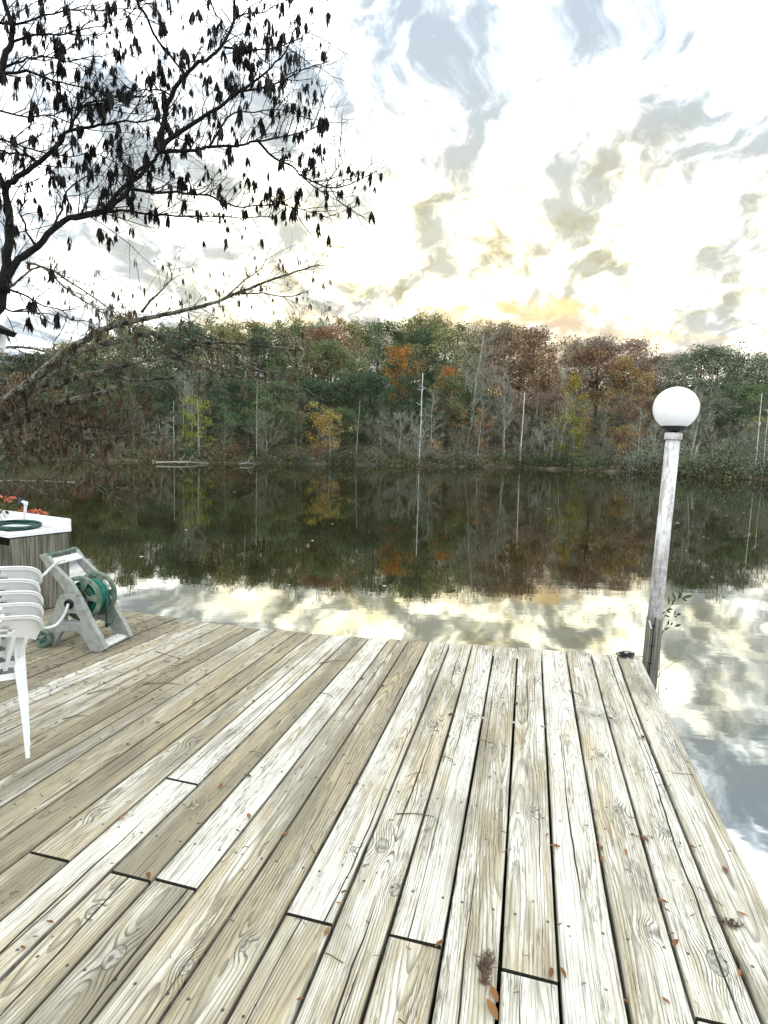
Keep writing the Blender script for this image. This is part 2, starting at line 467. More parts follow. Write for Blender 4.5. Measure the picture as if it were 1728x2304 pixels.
def water_mat():
    m, b, out = newmat('lake_water'); X.nt.nodes.remove(b)
    x, y, z = sep(coord('Object'))
    r1 = noise(vec(x*.9, y*2.2, 0.0), 1.0, 3, .5); r2 = noise(vec(x*5.0, y*9.0, 3.0), 1.0, 2, .5)
    calm = sstep(noise(vec(x*.06, y*.12, 7.0), 1.0, 3, .5), .38, .62)
    h = r1*.8+r2*.12
    bp = X.nt.nodes.new('ShaderNodeBump'); bp.inputs['Distance'].default_value = .02
    X.nt.links.new((calm*.065+.025).v, bp.inputs['Strength']); X.nt.links.new(h.v, bp.inputs['Height'])
    fr = X.nt.nodes.new('ShaderNodeFresnel'); fr.inputs['IOR'].default_value = 6.0
    X.nt.links.new(bp.outputs[0], fr.inputs['Normal'])
    df = X.nt.nodes.new('ShaderNodeBsdfDiffuse'); df.inputs[0].default_value = (.016, .013, .004, 1)
    gl = X.nt.nodes.new('ShaderNodeBsdfGlossy'); gl.inputs['Roughness'].default_value = .02
    gl.inputs[0].default_value = (.93, .975, .97, 1)
    X.nt.links.new(bp.outputs[0], gl.inputs['Normal'])
    mx = X.nt.nodes.new('ShaderNodeMixShader')
    X.nt.links.new(fr.outputs[0], mx.inputs[0]); X.nt.links.new(df.outputs[0], mx.inputs[1]); X.nt.links.new(gl.outputs[0], mx.inputs[2])
    X.nt.links.new(mx.outputs[0], out.inputs[0]); return m
M['water'] = water_mat()
M['ground'] = spotty('forest_floor', (.034, .029, .018), (.10, .075, .045), .5, .95, .4)
M['undergrowth'] = leafmat('undergrowth_leaf', (.06, .075, .035), (.19, .17, .085), .3)

# ------------------------------------------------------------------ ground, lake
SHORE = [(-900, 1015), (-400, 1022), (0, 1031), (230, 1037), (440, 1041), (700, 1045), (943, 1049), (1170, 1053), (1400, 1063), (1600, 1075), (1728, 1081), (2100, 1096), (2700, 1120)]
shore_pts = [U(a, b, WATER+.0) for a, b in SHORE]
shore_az = [(atan2(p.x, p.y), hypot(p.x, p.y)) for p in shore_pts]
def shore_r(a):
    if a <= shore_az[0][0]: return max(14, shore_az[0][1]*(1-1.25*(shore_az[0][0]-a)))
    if a >= shore_az[-1][0]: return max(9, shore_az[-1][1]*(1-1.25*(a-shore_az[-1][0])))
    for (a0, r0), (a1, r1) in zip(shore_az, shore_az[1:]):
        if a0 <= a <= a1: return r0+(r1-r0)*(a-a0)/(a1-a0)
def hillh(a, off):                                     # ground height at distance off behind the shore
    if off < 0: return max(-1.6, off*.35)
    s = min(off, 70); return .25+s*.15+s*s*.0016+.5*sin(a*9+off*.05)*min(1, off/12)
def gz(x, y):
    a = atan2(x, y); r = hypot(x, y); return WATER+hillh(a, r-shore_r(a))
g = MB(); NA = 220
rr_ = [-60, -30, -12, -6, -2.5, -1, -.2, .3, 1.2, 3, 6, 10, 16, 24, 34, 48, 70, 110, 250, 700, 2500]
g.vert((0, 0, WATER-1.6))
for i in range(NA):
    a = -pi+2*pi*i/NA; R0 = shore_r(a)+.5*sin(a*61)+.3*sin(a*143+1)
    for o_ in rr_:
        r = R0+o_ if o_ > -20 else R0*(.35 if o_ == -60 else .7)
        r = max(r, R0*.3)
        g.vert((sin(a)*r, cos(a)*r, WATER+hillh(a, min(o_, 80) if o_ > 0 else o_)))
K = len(rr_)
for i in range(NA):
    j = (i+1) % NA
    g.face((0, 1+j*K, 1+i*K), True)
    for k in range(K-1): g.face((1+i*K+k, 1+j*K+k, 1+j*K+k+1, 1+i*K+k+1), True)
g.build('ground', M['ground']).update_tag()
tag(bpy.data.objects['ground'], kind='structure')
wm = MB(); wm.quad((-260, -200, WATER), (260, -200, WATER), (260, 260, WATER), (-260, 260, WATER))
tag(wm.build('water', M['water']), kind='structure')

gap_mound = MB(); i = 0  # unseen mound added under the deck, keeps bright water out of the gaps
ring1 = [(-7.5, -6), (.25, -6), (.45, -1), (.5, 3.1), (-.2, 3.3), (-2.2, 3.2), (-3.2, 3.35), (-7.5, 3.3)]
for X_, Y in ring1: p = DK(X_, Y, -.38); gap_mound.vert(p)
for X_, Y in ring1: q = DK(X_+(.18 if X_ > 0 else 0), Y+(.2 if Y > 0 else -.3), -1.7); gap_mound.vert(q)
gap_mound.face(range(8), False)
for k in range(8): gap_mound.face((k, 8+k, 8+(k+1) % 8, (k+1) % 8))
tag(gap_mound.build('bank', M['ground']), kind='structure')

# ------------------------------------------------------------------ deck
SEAM = {0: [0.7468, -0.0259, 0.0058], 1: [0.6078, -0.0321, 0.0069], 2: [0.4456, -0.0182, 0.0035], 3: [0.2984, -0.0174, 0.0029], 4: [0.1401, -0.0077, 0.0004], 5: [-0.0006, -0.0084], 6: [-0.145, -0.0099], 7: [-0.3092, 0.0086, -0.0036], 8: [-0.4519, 0.0031, -0.0024], 9: [-0.6112, 0.0212, -0.0061], 10: [-0.7458, 0.0147, -0.0044], 11: [-0.8937, 0.0222, -0.0054], 12: [-1.0262, 0.0081, -0.0017], 13: [-1.1575, -0.0029, 0.0013], 14: [-1.319, 0.0107, -0.0004], 15: [-1.5, 0.0368, -0.004], 16: [-1.626, .027], 17: [-1.76, 0.019, 0.0005], 18: [-1.9371, 0.0367], 19: [-2.1009, 0.0438], 20: [-2.2818, 0.0553], 21: [-2.45, 0.07], 22: [-2.61, 0.078]}
for k in range(23, 42): SEAM[k] = [-2.61-.146*(k-22), .078-.004*(k-22) if k < 32 else .038]
def seam(k, Y):
    c = SEAM[k]; Yc = max(min(Y, 4.1), .9)
    base = sum(q*Yc**i for i, q in enumerate(c)); sl = c[1] if len(c) == 2 else c[1]+2*c[2]*Yc
    return base+sl*(Y-Yc)
FRONT = [3.91, 3.905, 3.89, 3.857, 3.843, 3.809, 3.802, 3.788, 3.769, 3.746, 3.725, 3.711, 3.699, 3.678, 3.676, 3.67, 3.657, 3.648, 3.624, 3.642, 3.637, 3.641, 3.647, 3.665, 3.677, 3.692, 3.707]
JOINT = {11: 1.37, 14: 1.36, 8: 1.36, 6: 1.37, 1: 1.35, 4: 1.35, 13: 1.83, 12: 1.36, 19: 2.3, 23: 1.9, 17: .9}
JOINT = {11: 1.37, 14: 1.36, 8: 1.36, 6: 1.37, 1: 1.35, 4: 1.35, 13: 1.83, 12: 1.36, 25: 2.3}
TONE = {0: .35, 1: .75, 2: .35, 3: .9, 4: .45, 5: .2, 6: .6, 7: .35, 8: .7, 9: -.35, 10: .05, 11: .9, 12: -.15, 13: .95, 14: .15, 15: -.55, 16: .1, 17: .35, 18: -.5, 19: .45, 20: .5, 21: .8, 22: -.1, 23: -.45, 24: -.2, 25: -.3, 26: -.5}
deck = empty('deck', DK(0, 1, 0), 'weathered grey and white plank deck over the lake with gaps between its boards', 'deck')
db = MB(); db.at = {'seed': [], 'tone': []}
rg = random.Random(3)
def board(k, y0, y1, seed, tone, dz):
    n = max(2, int((y1-y0)/.22)); g2 = .0095
    c = .0028; t = .038
    i0 = len(db.v)
    tw = rg.uniform(-.0012, .0012)
    for s in range(n+1):
        Y = y0+(y1-y0)*s/n
        xr = seam(k, Y)-(g2/2 if k else 0)+.0009*sin(Y*5+seed*60); xl = seam(k+1, Y)+g2/2+.0010*sin(Y*4.3+seed*90)
        for q, (xx, zz2) in enumerate(((xl, -t), (xl, -c), (xl+c, 0), (xr-c, 0), (xr, -c), (xr, -t))):
            e = 0
            if q in (2, 3) and (s == 0 or s == n): e = -.0015
            p = DK(xx, Y, zz2+dz+e+tw*(1 if q < 3 else -1))
            db.vert(p); db.uv.append((Y+seed*50, min(max(xx-xl, 0), .147) if q in (2, 3) else (.002 if q < 2 else .145)))
            db.at['seed'].append(seed); db.at['tone'].append(tone)
    for s in range(n):
        for q in range(5):
            a = i0+s*6+q; db.face((a, a+1, a+7, a+6))
    for src, rev in ((i0, True), (i0+n*6, False)):        # end grain blackened, joint shade put into its colour
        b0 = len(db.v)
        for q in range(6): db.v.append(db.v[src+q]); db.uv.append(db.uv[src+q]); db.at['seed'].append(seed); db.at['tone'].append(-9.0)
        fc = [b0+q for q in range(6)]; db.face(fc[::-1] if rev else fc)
for k in range(0, 41):
    fy = FRONT[min(k, len(FRONT)-1)]+rg.uniform(-.006, .006)
    if k > 26: fy = 3.72+.012*(k-26)+rg.uniform(-.01, .01)
    dz = rg.uniform(-.0025, .0025); tone = TONE.get(k, rg.uniform(-.6, .3))-(.25 if k >= 15 else 0)
    jy = JOINT.get(k)
    if jy:
        board(k, jy+.0045, fy, rg.random(), tone, dz)
        board(k, -1.6, jy-.0045, rg.random(), {11: .05, 14: -.35, 13: .7, 12: .1, 8: .1, 6: .0, 4: .9, 1: .8}.get(k, .2), dz-.002)
    else: board(k, -1.6, fy, rg.random(), tone, dz)
db.build('decking', M['deck'], deck, None).location = -deck.location
for o in deck.children: o.location = -deck.location
def dchild(mb, name, mat): o = mb.build(name, mat, deck); o.location = -deck.location; return o
for Y in [-.97+.47*i for i in range(11)]+[3.55]:
    jb = MB(); jb.box(DK(-2.6, Y, -.14), 6.55, .04, .19, (_x, _e, Vector((0, 0, 1)))); dchild(jb, 'joist', M['limb_dark'])
for X_ in (.55, -1.2, -3.0, -4.9):
    for Y in (.2, 3.45):
        pb = MB(); pb.tube([DK(X_, Y, -2.4), DK(X_, Y, -.236)], .075, 10); dchild(pb, 'post', M['grey_wood'])
# loose litter caught on the boards
lt = MB(); lt.at = {'tint': []}
def straw(mb, p, L, r, ang, bend=.2, lift=.003):
    pts = []
    for i in range(4):
        t = i/3-.5; a = ang+bend*t
        pts.append(Vector((p.x+cos(a)*L*t, p.y+sin(a)*L*t, p.z+lift+.004*(1-4*t*t)*rg.random())))
    n0 = len(mb.v); mb.tube(pts, r, 3, False, False); mb.at['tint'] += [rg.random()]*(len(mb.v)-n0)
for i in range(900):
    k = rg.random()
    if k < .62:
        c = U(rg.uniform(60, 480), rg.uniform(1400, 1560), 0); 
        if rg.random() < .5:
            a = UD(rg.uniform(120, 420), 1470); c = DK(seam(rg.choice((22, 23, 24)), 3.0)+rg.gauss(.03, .05), rg.uniform(1.6, 3.6), 0)
    else: c = DK(rg.uniform(-3.3, .7), rg.uniform(1.0, 3.6), 0)
    if c.dot(_e) > 3.6 or c.dot(_e) < .8 or c.dot(_x) > .72: continue
    L = rg.uniform(.008, .035) if rg.random() < .88 else rg.uniform(.04, .12)
    straw(lt, c, L*(1 if k < .62 else .7), rg.uniform(.0006, .0016), rg.uniform(0, 6.28), rg.uniform(-.8, .8))
tag(lt.build('leaf_litter', M['litter']), 'thin brown twigs and pine straw scattered over the deck boards', 'litter', kind='stuff')

def curled_leaf(mb, c, L, W, ang, curl):
    """a dry leaf: 5x3 grid, rolled along its midrib"""
    d = Vector((cos(ang), sin(ang), 0)); s_ = Vector((-sin(ang), cos(ang), 0)); i = len(mb.v)
    tw = rg.uniform(-.5, .5)
    for a in range(6):
        t = a/5; wd = W*sin(pi*min(1, t*.92+.06))**.8*(1-.3*t)
        for b_ in range(-2, 3):
            f = b_/2*curl; rad = wd/2/max(curl, .2)
            q = s_*(sin(f+tw*.3)*rad)+Vector((0, 0, (1-cos(f))*rad*1.2+.004+.012*L/.05*(t-.4)**2))
            mb.vert(c+d*(t-.5)*L+q)
    for a in range(5):
        for b_ in range(4):
            x = i+a*5+b_; mb.face((x, x+1, x+6, x+5), True)
BIG = [(1110, 2240, .045, 'orange'), (1106, 2277, .05, 'orange')]
LEAVES = [(640, 1880), (774, 2010), (763, 2035), (736, 2100), (989, 2127), (654, 2037), (676, 2252), (1249, 1907), (1231, 1881), (1345, 1898), (1352, 1912), (1354, 1936), (1408, 1919), (1450, 1890), (1557, 1908), (1631, 1961), (1490, 2031), (1499, 2050), (1511, 2104), (1670, 2060), (1240, 2194), (1267, 2194), (1499, 2256), (1663, 2194), (1408, 2257), (253, 1946), (334, 1975), (448, 1856), (535, 1872), (560, 1840), (273, 1843), (284, 1834), (112, 2078), (80, 2111), (52, 2136), (403, 1484), (311, 1509), (235, 1538), (307, 1570), (342, 1574), (127, 1628), (497, 1771), (557, 1748), (570, 1580), (354, 1628), (287, 1677), (1220, 1637), (1161, 1585), (1300, 1618), (1446, 1661), (1481, 1741), (1374, 1619), (661, 1616), (859, 1545), (871, 1524), (815, 1529), (802, 1764), (1162, 1585), (1010, 1659), (1016, 1610), (658, 1505), (735, 1485), (1520, 2125), (210, 1470), (960, 1870)]
ORDN = ['edge', 'second', 'third', 'fourth', 'fifth', 'sixth', 'seventh', 'eighth', 'ninth', 'tenth', 'eleventh', 'twelfth', 'thirteenth', 'fourteenth', 'fifteenth', 'sixteenth', 'seventeenth', 'eighteenth', 'nineteenth', 'twentieth', 'twenty-first', 'twenty-second', 'twenty-third', 'twenty-fourth', 'twenty-fifth']
def near(a, b):
    X_, Y = UD(a, b); k = 0
    while k < 24 and seam(k+1, Y) > X_: k += 1
    return ('on the '+ORDN[k]+' board from the right, ' if k else 'on the right edge board, ')+('near end' if Y < 1.5 else 'near middle' if Y < 2.0 else 'middle' if Y < 2.6 else 'far middle' if Y < 3.1 else 'lake end')
for i, (a, b_, ) in enumerate(LEAVES+[(x[0], x[1]) for x in BIG]):
    big = i >= len(LEAVES); c = U(a, b_, .001)
    mb = MB(); L = rg.uniform(.014, .034) if b_ > 1750 else rg.uniform(.018, .04)
    if big: L = BIG[i-len(LEAVES)][2]
    curled_leaf(mb, Vector((0, 0, 0)), L, L*rg.uniform(.42, .62), rg.uniform(0, 6.28), rg.uniform(.7, 1.5))
    mb.at = {'tint': [rg.random()*.6+(.25 if big else .2*rg.random())]*len(mb.v)}
    dk_ = (not big) and (b_ < 1780 and rg.random() < .75)
    o = mb.build('fallen_leaf', M['fallen_dark'] if dk_ else M['fallen_leaf']); o.location = c
    if big: tag(o, 'large curled orange leaf near the brown tuft, '+('upper' if i == len(LEAVES) else 'lower')+' of the two', 'leaf', 'dry leaves fallen on the deck')
    else: tag(o, ('dark dry leaf ' if dk_ else 'curled brown leaf ')+near(a, b_), 'leaf', 'dry leaves fallen on the deck')
# longer twigs one can point at
TW = [((808+0, 1831), (977, 1831), 'thin curved dark twig across two boards near the big knot'), ((540+180, 1492), (790, 1484), 'thin twig on the far middle boards'),
      ((322, 1539), (410, 1540), 'long thin twig on the left boards between chairs and lake'), ((195, 1562), (245, 1548), 'short thin twig left of the long one on the left boards'),
      ((140, 1618), (197, 1610), 'thin straight twig just right of the front chair leg'), ((350, 1466), (405, 1482), 'bent twig on the white board near the reel'),
      ((1279, 1553), (1312, 1567), 'pale twig on the far right boards'), ((720, 1558), (752, 1572), 'short dark twig on the far middle boards beside a joint')]
TW[0] = ((892, 1831), (977, 1837), TW[0][2])
for (a, b_, lab) in TW:
    p, q = U(*a, .003), U(*b_, .003); m_ = (p+q)/2+Vector((q.y-p.y, p.x-q.x, 0)).normalized()*rg.uniform(-.015, .015)+Vector((0, 0, .004))
    mb = MB(); mb.tube([p-p, (m_+p)/2-p, m_-p, (m_+q)/2-p, q-p], [.0022, .002, .0018, .0014, .0008], 5)
    o = mb.build('twig', M['twig']); o.location = p; tag(o, lab, 'twig', 'twigs lying on the deck')
# brown needle tuft, lower middle
tf = MB(); tf.at = {'tint': []}; c = U(1095, 2183, .002)
for i in range(130):
    t = rg.uniform(-1, 1); p0 = _e*t*.045+_x*rg.gauss(0, .007)+Vector((0, 0, .002)); d = (_e*rg.uniform(.2, 1)+_x*rg.gauss(0, .8)).normalized()
    L = rg.uniform(.012, .026)*(1.2-abs(t)*.5); n0 = len(tf.v)
    tf.tube([p0, p0+d*L*.6+Vector((0, 0, .006*rg.random())), p0+d*L+Vector((0, 0, rg.uniform(0, .010)))], [.0011, .0009, .0004], 3, False, False)
    tf.at['tint'] += [rg.random()]*(len(tf.v)-n0)
o = tf.build('seed_head', M['litter']); o.location = c; tag(o, 'dry brown needle tuft lying on the near middle board', 'seed head')
tf = MB(); tf.at = {'tint': []}; c = U(1645, 2078, .002)
for i in range(60):
    p0 = _x*rg.gauss(0, .016)+_e*rg.gauss(0, .007)+Vector((0, 0, .002)); n0 = len(tf.v); a = rg.uniform(0, 6.28); L = rg.uniform(.008, .02)
    tf.tube([p0, p0+Vector((cos(a)*L, sin(a)*L, .005*rg.random()))], [.0014, .0006], 3, False, False); tf.at['tint'] += [rg.random()*.6]*(len(tf.v)-n0)
o = tf.build('dirt_clump', M['litter']); o.location = c; tag(o, 'small brown clump of rotted needles on the right edge board', 'dirt clump')
# black cord coil at the corner
cc = MB(); c = U(1408, 1478, .004)
for i in range(9):
    ph = rg.uniform(0, 6.28); ax_, bx_ = rg.uniform(.035, .058), rg.uniform(.014, .026); off = Vector((rg.gauss(0, .006), rg.gauss(0, .004), .004+i*.0028))
    cc.tube([off+Vector((cos(ph+t)*ax_, sin(ph+t)*bx_, .003*sin(3*t+i))) for t in [2*pi*j/20 for j in range(19)]], .0026, 6)
cc.tube([(.04, .0, .006), (.07, .008, .004), (.10, .005, .003), (.115, .012, .002)], .002, 5)
cc.tube([(-.04, .0, .01), (-.065, .012, .012), (-.075, .02, .005)], .002, 5)
o = cc.build('cord_coil', M['black']); o.location = c; tag(o, 'small coil of black cord on the deck corner beside the lamp post', 'cord')

# ------------------------------------------------------------------ lamp post
PY = 3.78
def LP(px, py): return Dp(px, py, PY)
pb, pt, pm = LP(1456, 1560), LP(1514.5, 985), LP(1473, 1392)
ax_ = (pt-pb).normalized(); pb = pb-ax_*((pb.z+1.9)/ax_.z)
lamp = empty('lamp_post', pb, 'leaning dock lamp post with white globe on a weathered white pipe at the deck corner', 'lamp post')
def lch(mb, name, mat, parent=lamp): o = mb.build(name, mat, parent); o.location = -pb if parent is lamp else (0, 0, 0); return o
mb = MB(); mb.lathe(pm, ax_, [(0, .0), (0, .0455), ((pt-pm).length, .0435), ((pt-pm).length, 0)], 24); lch(mb, 'pipe_sleeve', M['pvc'])
mb = MB(); L = (pm-pb).length; n = 16; prof = []
base = len(mb.v); a_ = ax_.orthogonal().normalized(); b_ = ax_.cross(a_)
for s in range(13):
    p = pb+ax_*(L+.004)*s/12
    for j in range(n): q = 2*pi*j/n; r = .0495+.0035*sin(q*5+1)+.002*sin(q*11+s*.3)+.001*sin(s*2+q); mb.vert(p+(a_*cos(q)+b_*sin(q))*r)
for s in range(12):
    for j in range(n): x = s*n+j; y = s*n+(j+1) % n; mb.face((x, y, y+n, x+n), True)
mb.face([12*n+j for j in range(n)]); lch(mb, 'timber_post', M['grey_wood'])
front = (CAM-pm); front = (front-ax_*front.dot(ax_)).normalized()
mb = MB(); s_ = ax_.cross(front)
mb.tube([pm+front*.050+s_*.006+ax_*.02, pm+front*.0585-s_*0+ax_*-.03, pm+front*.060+ax_*-.3, pm+front*.058+s_*.004+ax_*-.75], .0045, 6); lch(mb, 'cable', M['black'])
for h in (-.035, -.17, -.29):
    mb = MB(); mb.box(pm+front*.063+ax_*h, .022, .006, .008, (s_, front, ax_)); lch(mb, 'cable_clip', M['black'])
mb = MB(); mb.box(pm+front*.0585+ax_*-.03+s_*-.022, .012, .003, .055, (s_.lerp(ax_, .25).normalized(), front, ax_.lerp(-s_, .25).normalized())); lch(mb, 'tag', M['reel_pale'])
mb = MB(); mb.lathe(pt-ax_*.012, ax_, [(0, .0435), (0, .052), (.004, .0535), (.038, .0525), (.044, .049), (.044, .0)], 24); lch(mb, 'collar', M['pvc'])
mb = MB(); mb.lathe(pt+ax_*.028, ax_, [(0, .0), (0, .030), (.014, .030), (.018, .062), (.034, .072), (.040, .074), (.044, .074), (.044, 0)], 28); lch(mb, 'fitter', M['black'])
gc = LP(1520.5, 919); R_ = .137
mb = MB(); prof = []
gax = (gc-pt).normalized()
for i in range(33):
    t = pi*i/32; 
    if t > pi-.56: break
    prof.append((cos(t)*R_*1.0, sin(t)*R_*1.0))
mb.lathe(gc, gax, prof, 48); lch(mb, 'globe', M['globe'])

# sprig and bare twigs growing beside the post
def leafq(mb, p, d, L, W, nrm, tint):
    d = d.normalized(); s2 = d.cross(nrm).normalized(); i = len(mb.v)
    for t, w_ in ((0, .08), (.3, .8), (.6, .95), (.85, .5), (1, .02)):
        mb.vert(p+d*L*t+s2*W*w_/2-nrm*.06*L*(t*t)); mb.vert(p+d*L*t-nrm*(.06*L*t*t+.08*W)); mb.vert(p+d*L*t-s2*W*w_/2-nrm*.06*L*(t*t))
    for a in range(4):
        for b2 in range(2): x = i+a*3+b2; mb.face((x, x+1, x+4, x+3), True)
    mb.at['tint'] += [tint]*15
SY = 3.80
sp = empty('sapling', Dp(1492, 1560, SY), 'thin sapling with a few green and yellow leaves growing up beside the lamp post', 'sapling')
mb = MB()
stems = [[(1480, 1600), (1486, 1440), (1492, 1392), (1510, 1362), (1522, 1348), (1545, 1346)], [(1488, 1430), (1505, 1394), (1512, 1402)], [(1487, 1425), (1500, 1412), (1515, 1410)], [(1486, 1440), (1486, 1420), (1492, 1400)]]
for st in stems: mb.tube([Dp(a, b2, SY+.01*math.sin(a)) for a, b2 in st], [.0022]+[.0015]*(len(st)-2)+[.0008], 5)
o = mb.build('stem', M['twig'], sp); o.location = -sp.location
mb = MB(); mb.at = {'tint': []}
for a, b2, da, db_, L, t in [(1505, 1362, 0, -20, 19, .95), (1512, 1362, 5, -14, 14, .5), (1520, 1350, -6, -14, 16, .3), (1526, 1348, 8, -16, 16, .2), (1532, 1346, -3, -14, 14, .2), (1535, 1346, 20, -6, 22, .4), (1534, 1347, 14, 6, 12, .2), (1500, 1372, 12, -2, 14, .5), (1498, 1376, -10, 6, 10, .4), (1510, 1380, -10, -7, 12, .15), (1508, 1388, -14, -4, 13, .8), (1517, 1384, 4, -12, 10, .1), (1520, 1384, 16, -4, 14, .1), (1516, 1386, 10, 3, 9, .1), (1503, 1408, 2, -12, 12, .2), (1508, 1408, 6, -8, 9, .2), (1505, 1412, -6, 4, 9, .3), (1517, 1410, 12, -4, 15, .1)]:
    p = Dp(a, b2, SY); q = Dp(a+da, b2+db_, SY+rg.uniform(-.01, .01)); d = (q-p)
    leafq(mb, p, d, L*SY/F*1.12, L*SY/F*.42, Vector((rg.uniform(-.5, .5), -1, rg.uniform(.2, .9))).normalized(), t)
o = mb.build('leaves', M['green_leaf'], sp); o.location = -sp.location
mb = MB(); base = Dp(1470, 1600, 3.9)
for st in ([(1470, 1600), (1476, 1528), (1492, 1508), (1520, 1488), (1545, 1484)], [(1477, 1515), (1485, 1500), (1497, 1490)], [(1476, 1528), (1485, 1518), (1483, 1512)], [(1472, 1585), (1480, 1560), (1500, 1550), (1515, 1537)], [(1497, 1551), (1503, 1543)]):
    mb.tube([Dp(a, b2, 3.9)-base for a, b2 in st], [.0022]+[.0016]*(len(st)-2)+[.0007], 5)
o = mb.build('bare_twig', M['twig']); o.location = base; tag(o, 'bare grey branching twig sticking out low beside the post', 'twig')

# ------------------------------------------------------------------ sink cabinet with coiled hose and tap
N_ = UD(29, 1389); Rr = UD(157, 1360)
ca = DK(N_[0], N_[1], 0); cb = DK(Rr[0], Rr[1], 0)
lx = (cb-ca); CL = lx.length; lx.normalize(); ly = Vector((-lx.y, lx.x, 0)); Zv = Vector((0, 0, 1))    # ly points left, away
CT = Dp(157, 1197, cb.y).z; CW = 1.0
cab = empty('sink_cabinet', ca, 'grey timber potting bench with a white sink top at the left edge of the deck', 'sink cabinet')
def cch(mb, name, mat): o = mb.build(name, mat, cab); o.location = -ca; return o
nb = 6
for side in (0, 1, 2):
    mb = MB()
    if side < 2:                                        # short sides (towards the viewer, and far)
        o0 = ca+(ly*CW if side else Vector())
        for i in range(4):
            w_ = CL/4; mb.box(o0+lx*(w_*(i+.5))+Zv*(CT/2+.002*((i*7) % 3)), w_-.004, .02+.002*(i % 2), CT-.012, (lx, ly, Zv), .0015)
    else:
        for i in range(9):
            w_ = CW/9; 
            mb.box(ca+ly*(w_*(i+.5))+lx*.012+Zv*((CT-.06)/2), w_-.004, .02, CT-.06-(.004*(i % 3)), (ly, lx, Zv), .0015)
    cch(mb, 'side_panel', M['grey_wood'])
mb = MB(); mb.box(ca+lx*(CL-.012)+ly*(CW/2)+Zv*(CT/2), CW-.02, .018, CT-.014, (ly, lx, Zv)); cch(mb, 'back_panel', M['grey_wood'])
# top: shallow basin with rounded rim
mb = MB(); th = .035; ov = .018
c0 = ca+lx*(CL/2)+ly*(CW/2)+Zv*(CT+.004)
hx, hy = CL/2+ov, CW/2+ov
mb.box(c0+Zv*.006, 2*hx, 2*hy, .012, (lx, ly, Zv), .003)
for sx_, sy_, lx_, ly_ in ((-1, 0, .045, 2*hy), (1, 0, .05, 2*hy), (0, -1, 2*hx-.095, .045), (0, 1, 2*hx-.095, .045)):
    mb.box(c0+lx*(sx_*(hx-.0225 if sx_ < 0 else hx-.025))+ly*(sy_*(hy-.0225))+(lx*-.0025 if not sx_ else Vector())+Zv*.022, lx_, ly_, .026, (lx, ly, Zv), .006)
cch(mb, 'sink_top', M['sink'])
mb = MB(); mb.box(c0+lx*(hx-.012)+Zv*.062, .022, 2*hy, .075, (lx, ly, Zv), .006); cch(mb, 'splashback', M['sink'])
# tap: white pipe with elbow, blue-handled valve
mb = MB(); tb = Dp(54, 1172, (cb+ly*.3).y); t0 = cb+ly*.44-lx*.03; t0.z = CT+.02
t1 = Dp(58.5, 1133, t0.y); t1.z = Dp(58, 1131, t0.y).z
bx = Dp(53, 1176, t0.y); bx.z = CT+.02
mb.tube([bx, bx.lerp(t1, .9), t1], .0105, 12); mb.tube([t1+Vector((.004, 0, .0)), t1+(ly*.045+Zv*.004)], .0115, 12)
mb.tube([bx.lerp(t1, .86), t1+(t1-bx)*.04], .0145, 12); cch(mb, 'tap_pipe', M['sink'])
mb = MB(); v0 = t1+ly*.045+Zv*.004; mb.tube([v0, v0+ly*.05], .009, 8); mb.tube([v0+ly*.02, v0+ly*.02+Zv*.018], .006, 8)
mb.box(v0+ly*.03+Zv*.022, .05, .014, .009, (ly, lx, Zv), .003); mb.tube([v0+ly*.048, v0+ly*.055-Zv*.02], .008, 8); cch(mb, 'tap_valve', M['blue'])
# green hose coiled on the sink
hp = MB(); hc_ = c0-lx*.03-ly*.22+Zv*.03
pts = []
for i in range(150):
    t = i/149*2*pi*4.2; r1 = .15+.018*sin(t*.31+1); r2 = .19+.02*cos(t*.27)
    pts.append(hc_+lx*(cos(t)*r1+.01*sin(t*.2))+ly*(sin(t)*r2-.02*(i/149))+Zv*(.004+.026*(i/149)+.006*sin(t*1.3)))
hp.tube([p-hc_ for p in pts], .0085, 8)
o = hp.build('garden_hose', M['hose_dark']); o.location = hc_; tag(o, 'dark green garden hose coiled on the white sink top', 'hose')
# stain marks of dirt on the sink
# red-leaved plant behind the sink
plc = cb+ly*.42+lx*.25; plc.z = WATER+.3
plant = empty('shrub', plc, 'small shrub with red, yellow and green autumn leaves behind the sink', 'shrub')
mb = MB(); tips = []
for a, b2 in [(5, 1150), (16, 1118), (28, 1140), (45, 1150), (66, 1148), (75, 1156), (88, 1156), (105, 1152), (10, 1135), (-12, 1140), (-25, 1150), (-8, 1120)]:
    q = Dp(a, b2, plc.y+rg.uniform(-.08, .12)); tips.append(q); k = plc.lerp(q, .5)+Vector((rg.gauss(0, .03), rg.gauss(0, .03), 0))
    mb.tube([plc, k, q], [.006, .004, .002], 5)
o = mb.build('stem', M['twig'], plant); o.location = -plc
for nm, mt, sel in (('red_leaves', 'red_leaf', lambda i: i in (1, 4, 5, 6, 3)), ('green_leaves', 'green_leaf', lambda i: i not in (1, 4, 5, 6, 3))):
    mb = MB(); mb.at = {'tint': []}
    for i, q in enumerate(tips):
        if not sel(i): continue
        for j in range(9):
            p = q+Vector((rg.gauss(0, .022), rg.gauss(0, .03), rg.gauss(-.01, .022)))
            leafq(mb, p, Vector((rg.gauss(0, 1), rg.gauss(0, .6), rg.uniform(-.9, .6))), rg.uniform(.04, .075), rg.uniform(.018, .03), Vector((rg.gauss(0, .4), -.8, rg.uniform(.2, 1))).normalized(), rg.random())
    o = mb.build(nm, M[mt], plant); o.location = -plc

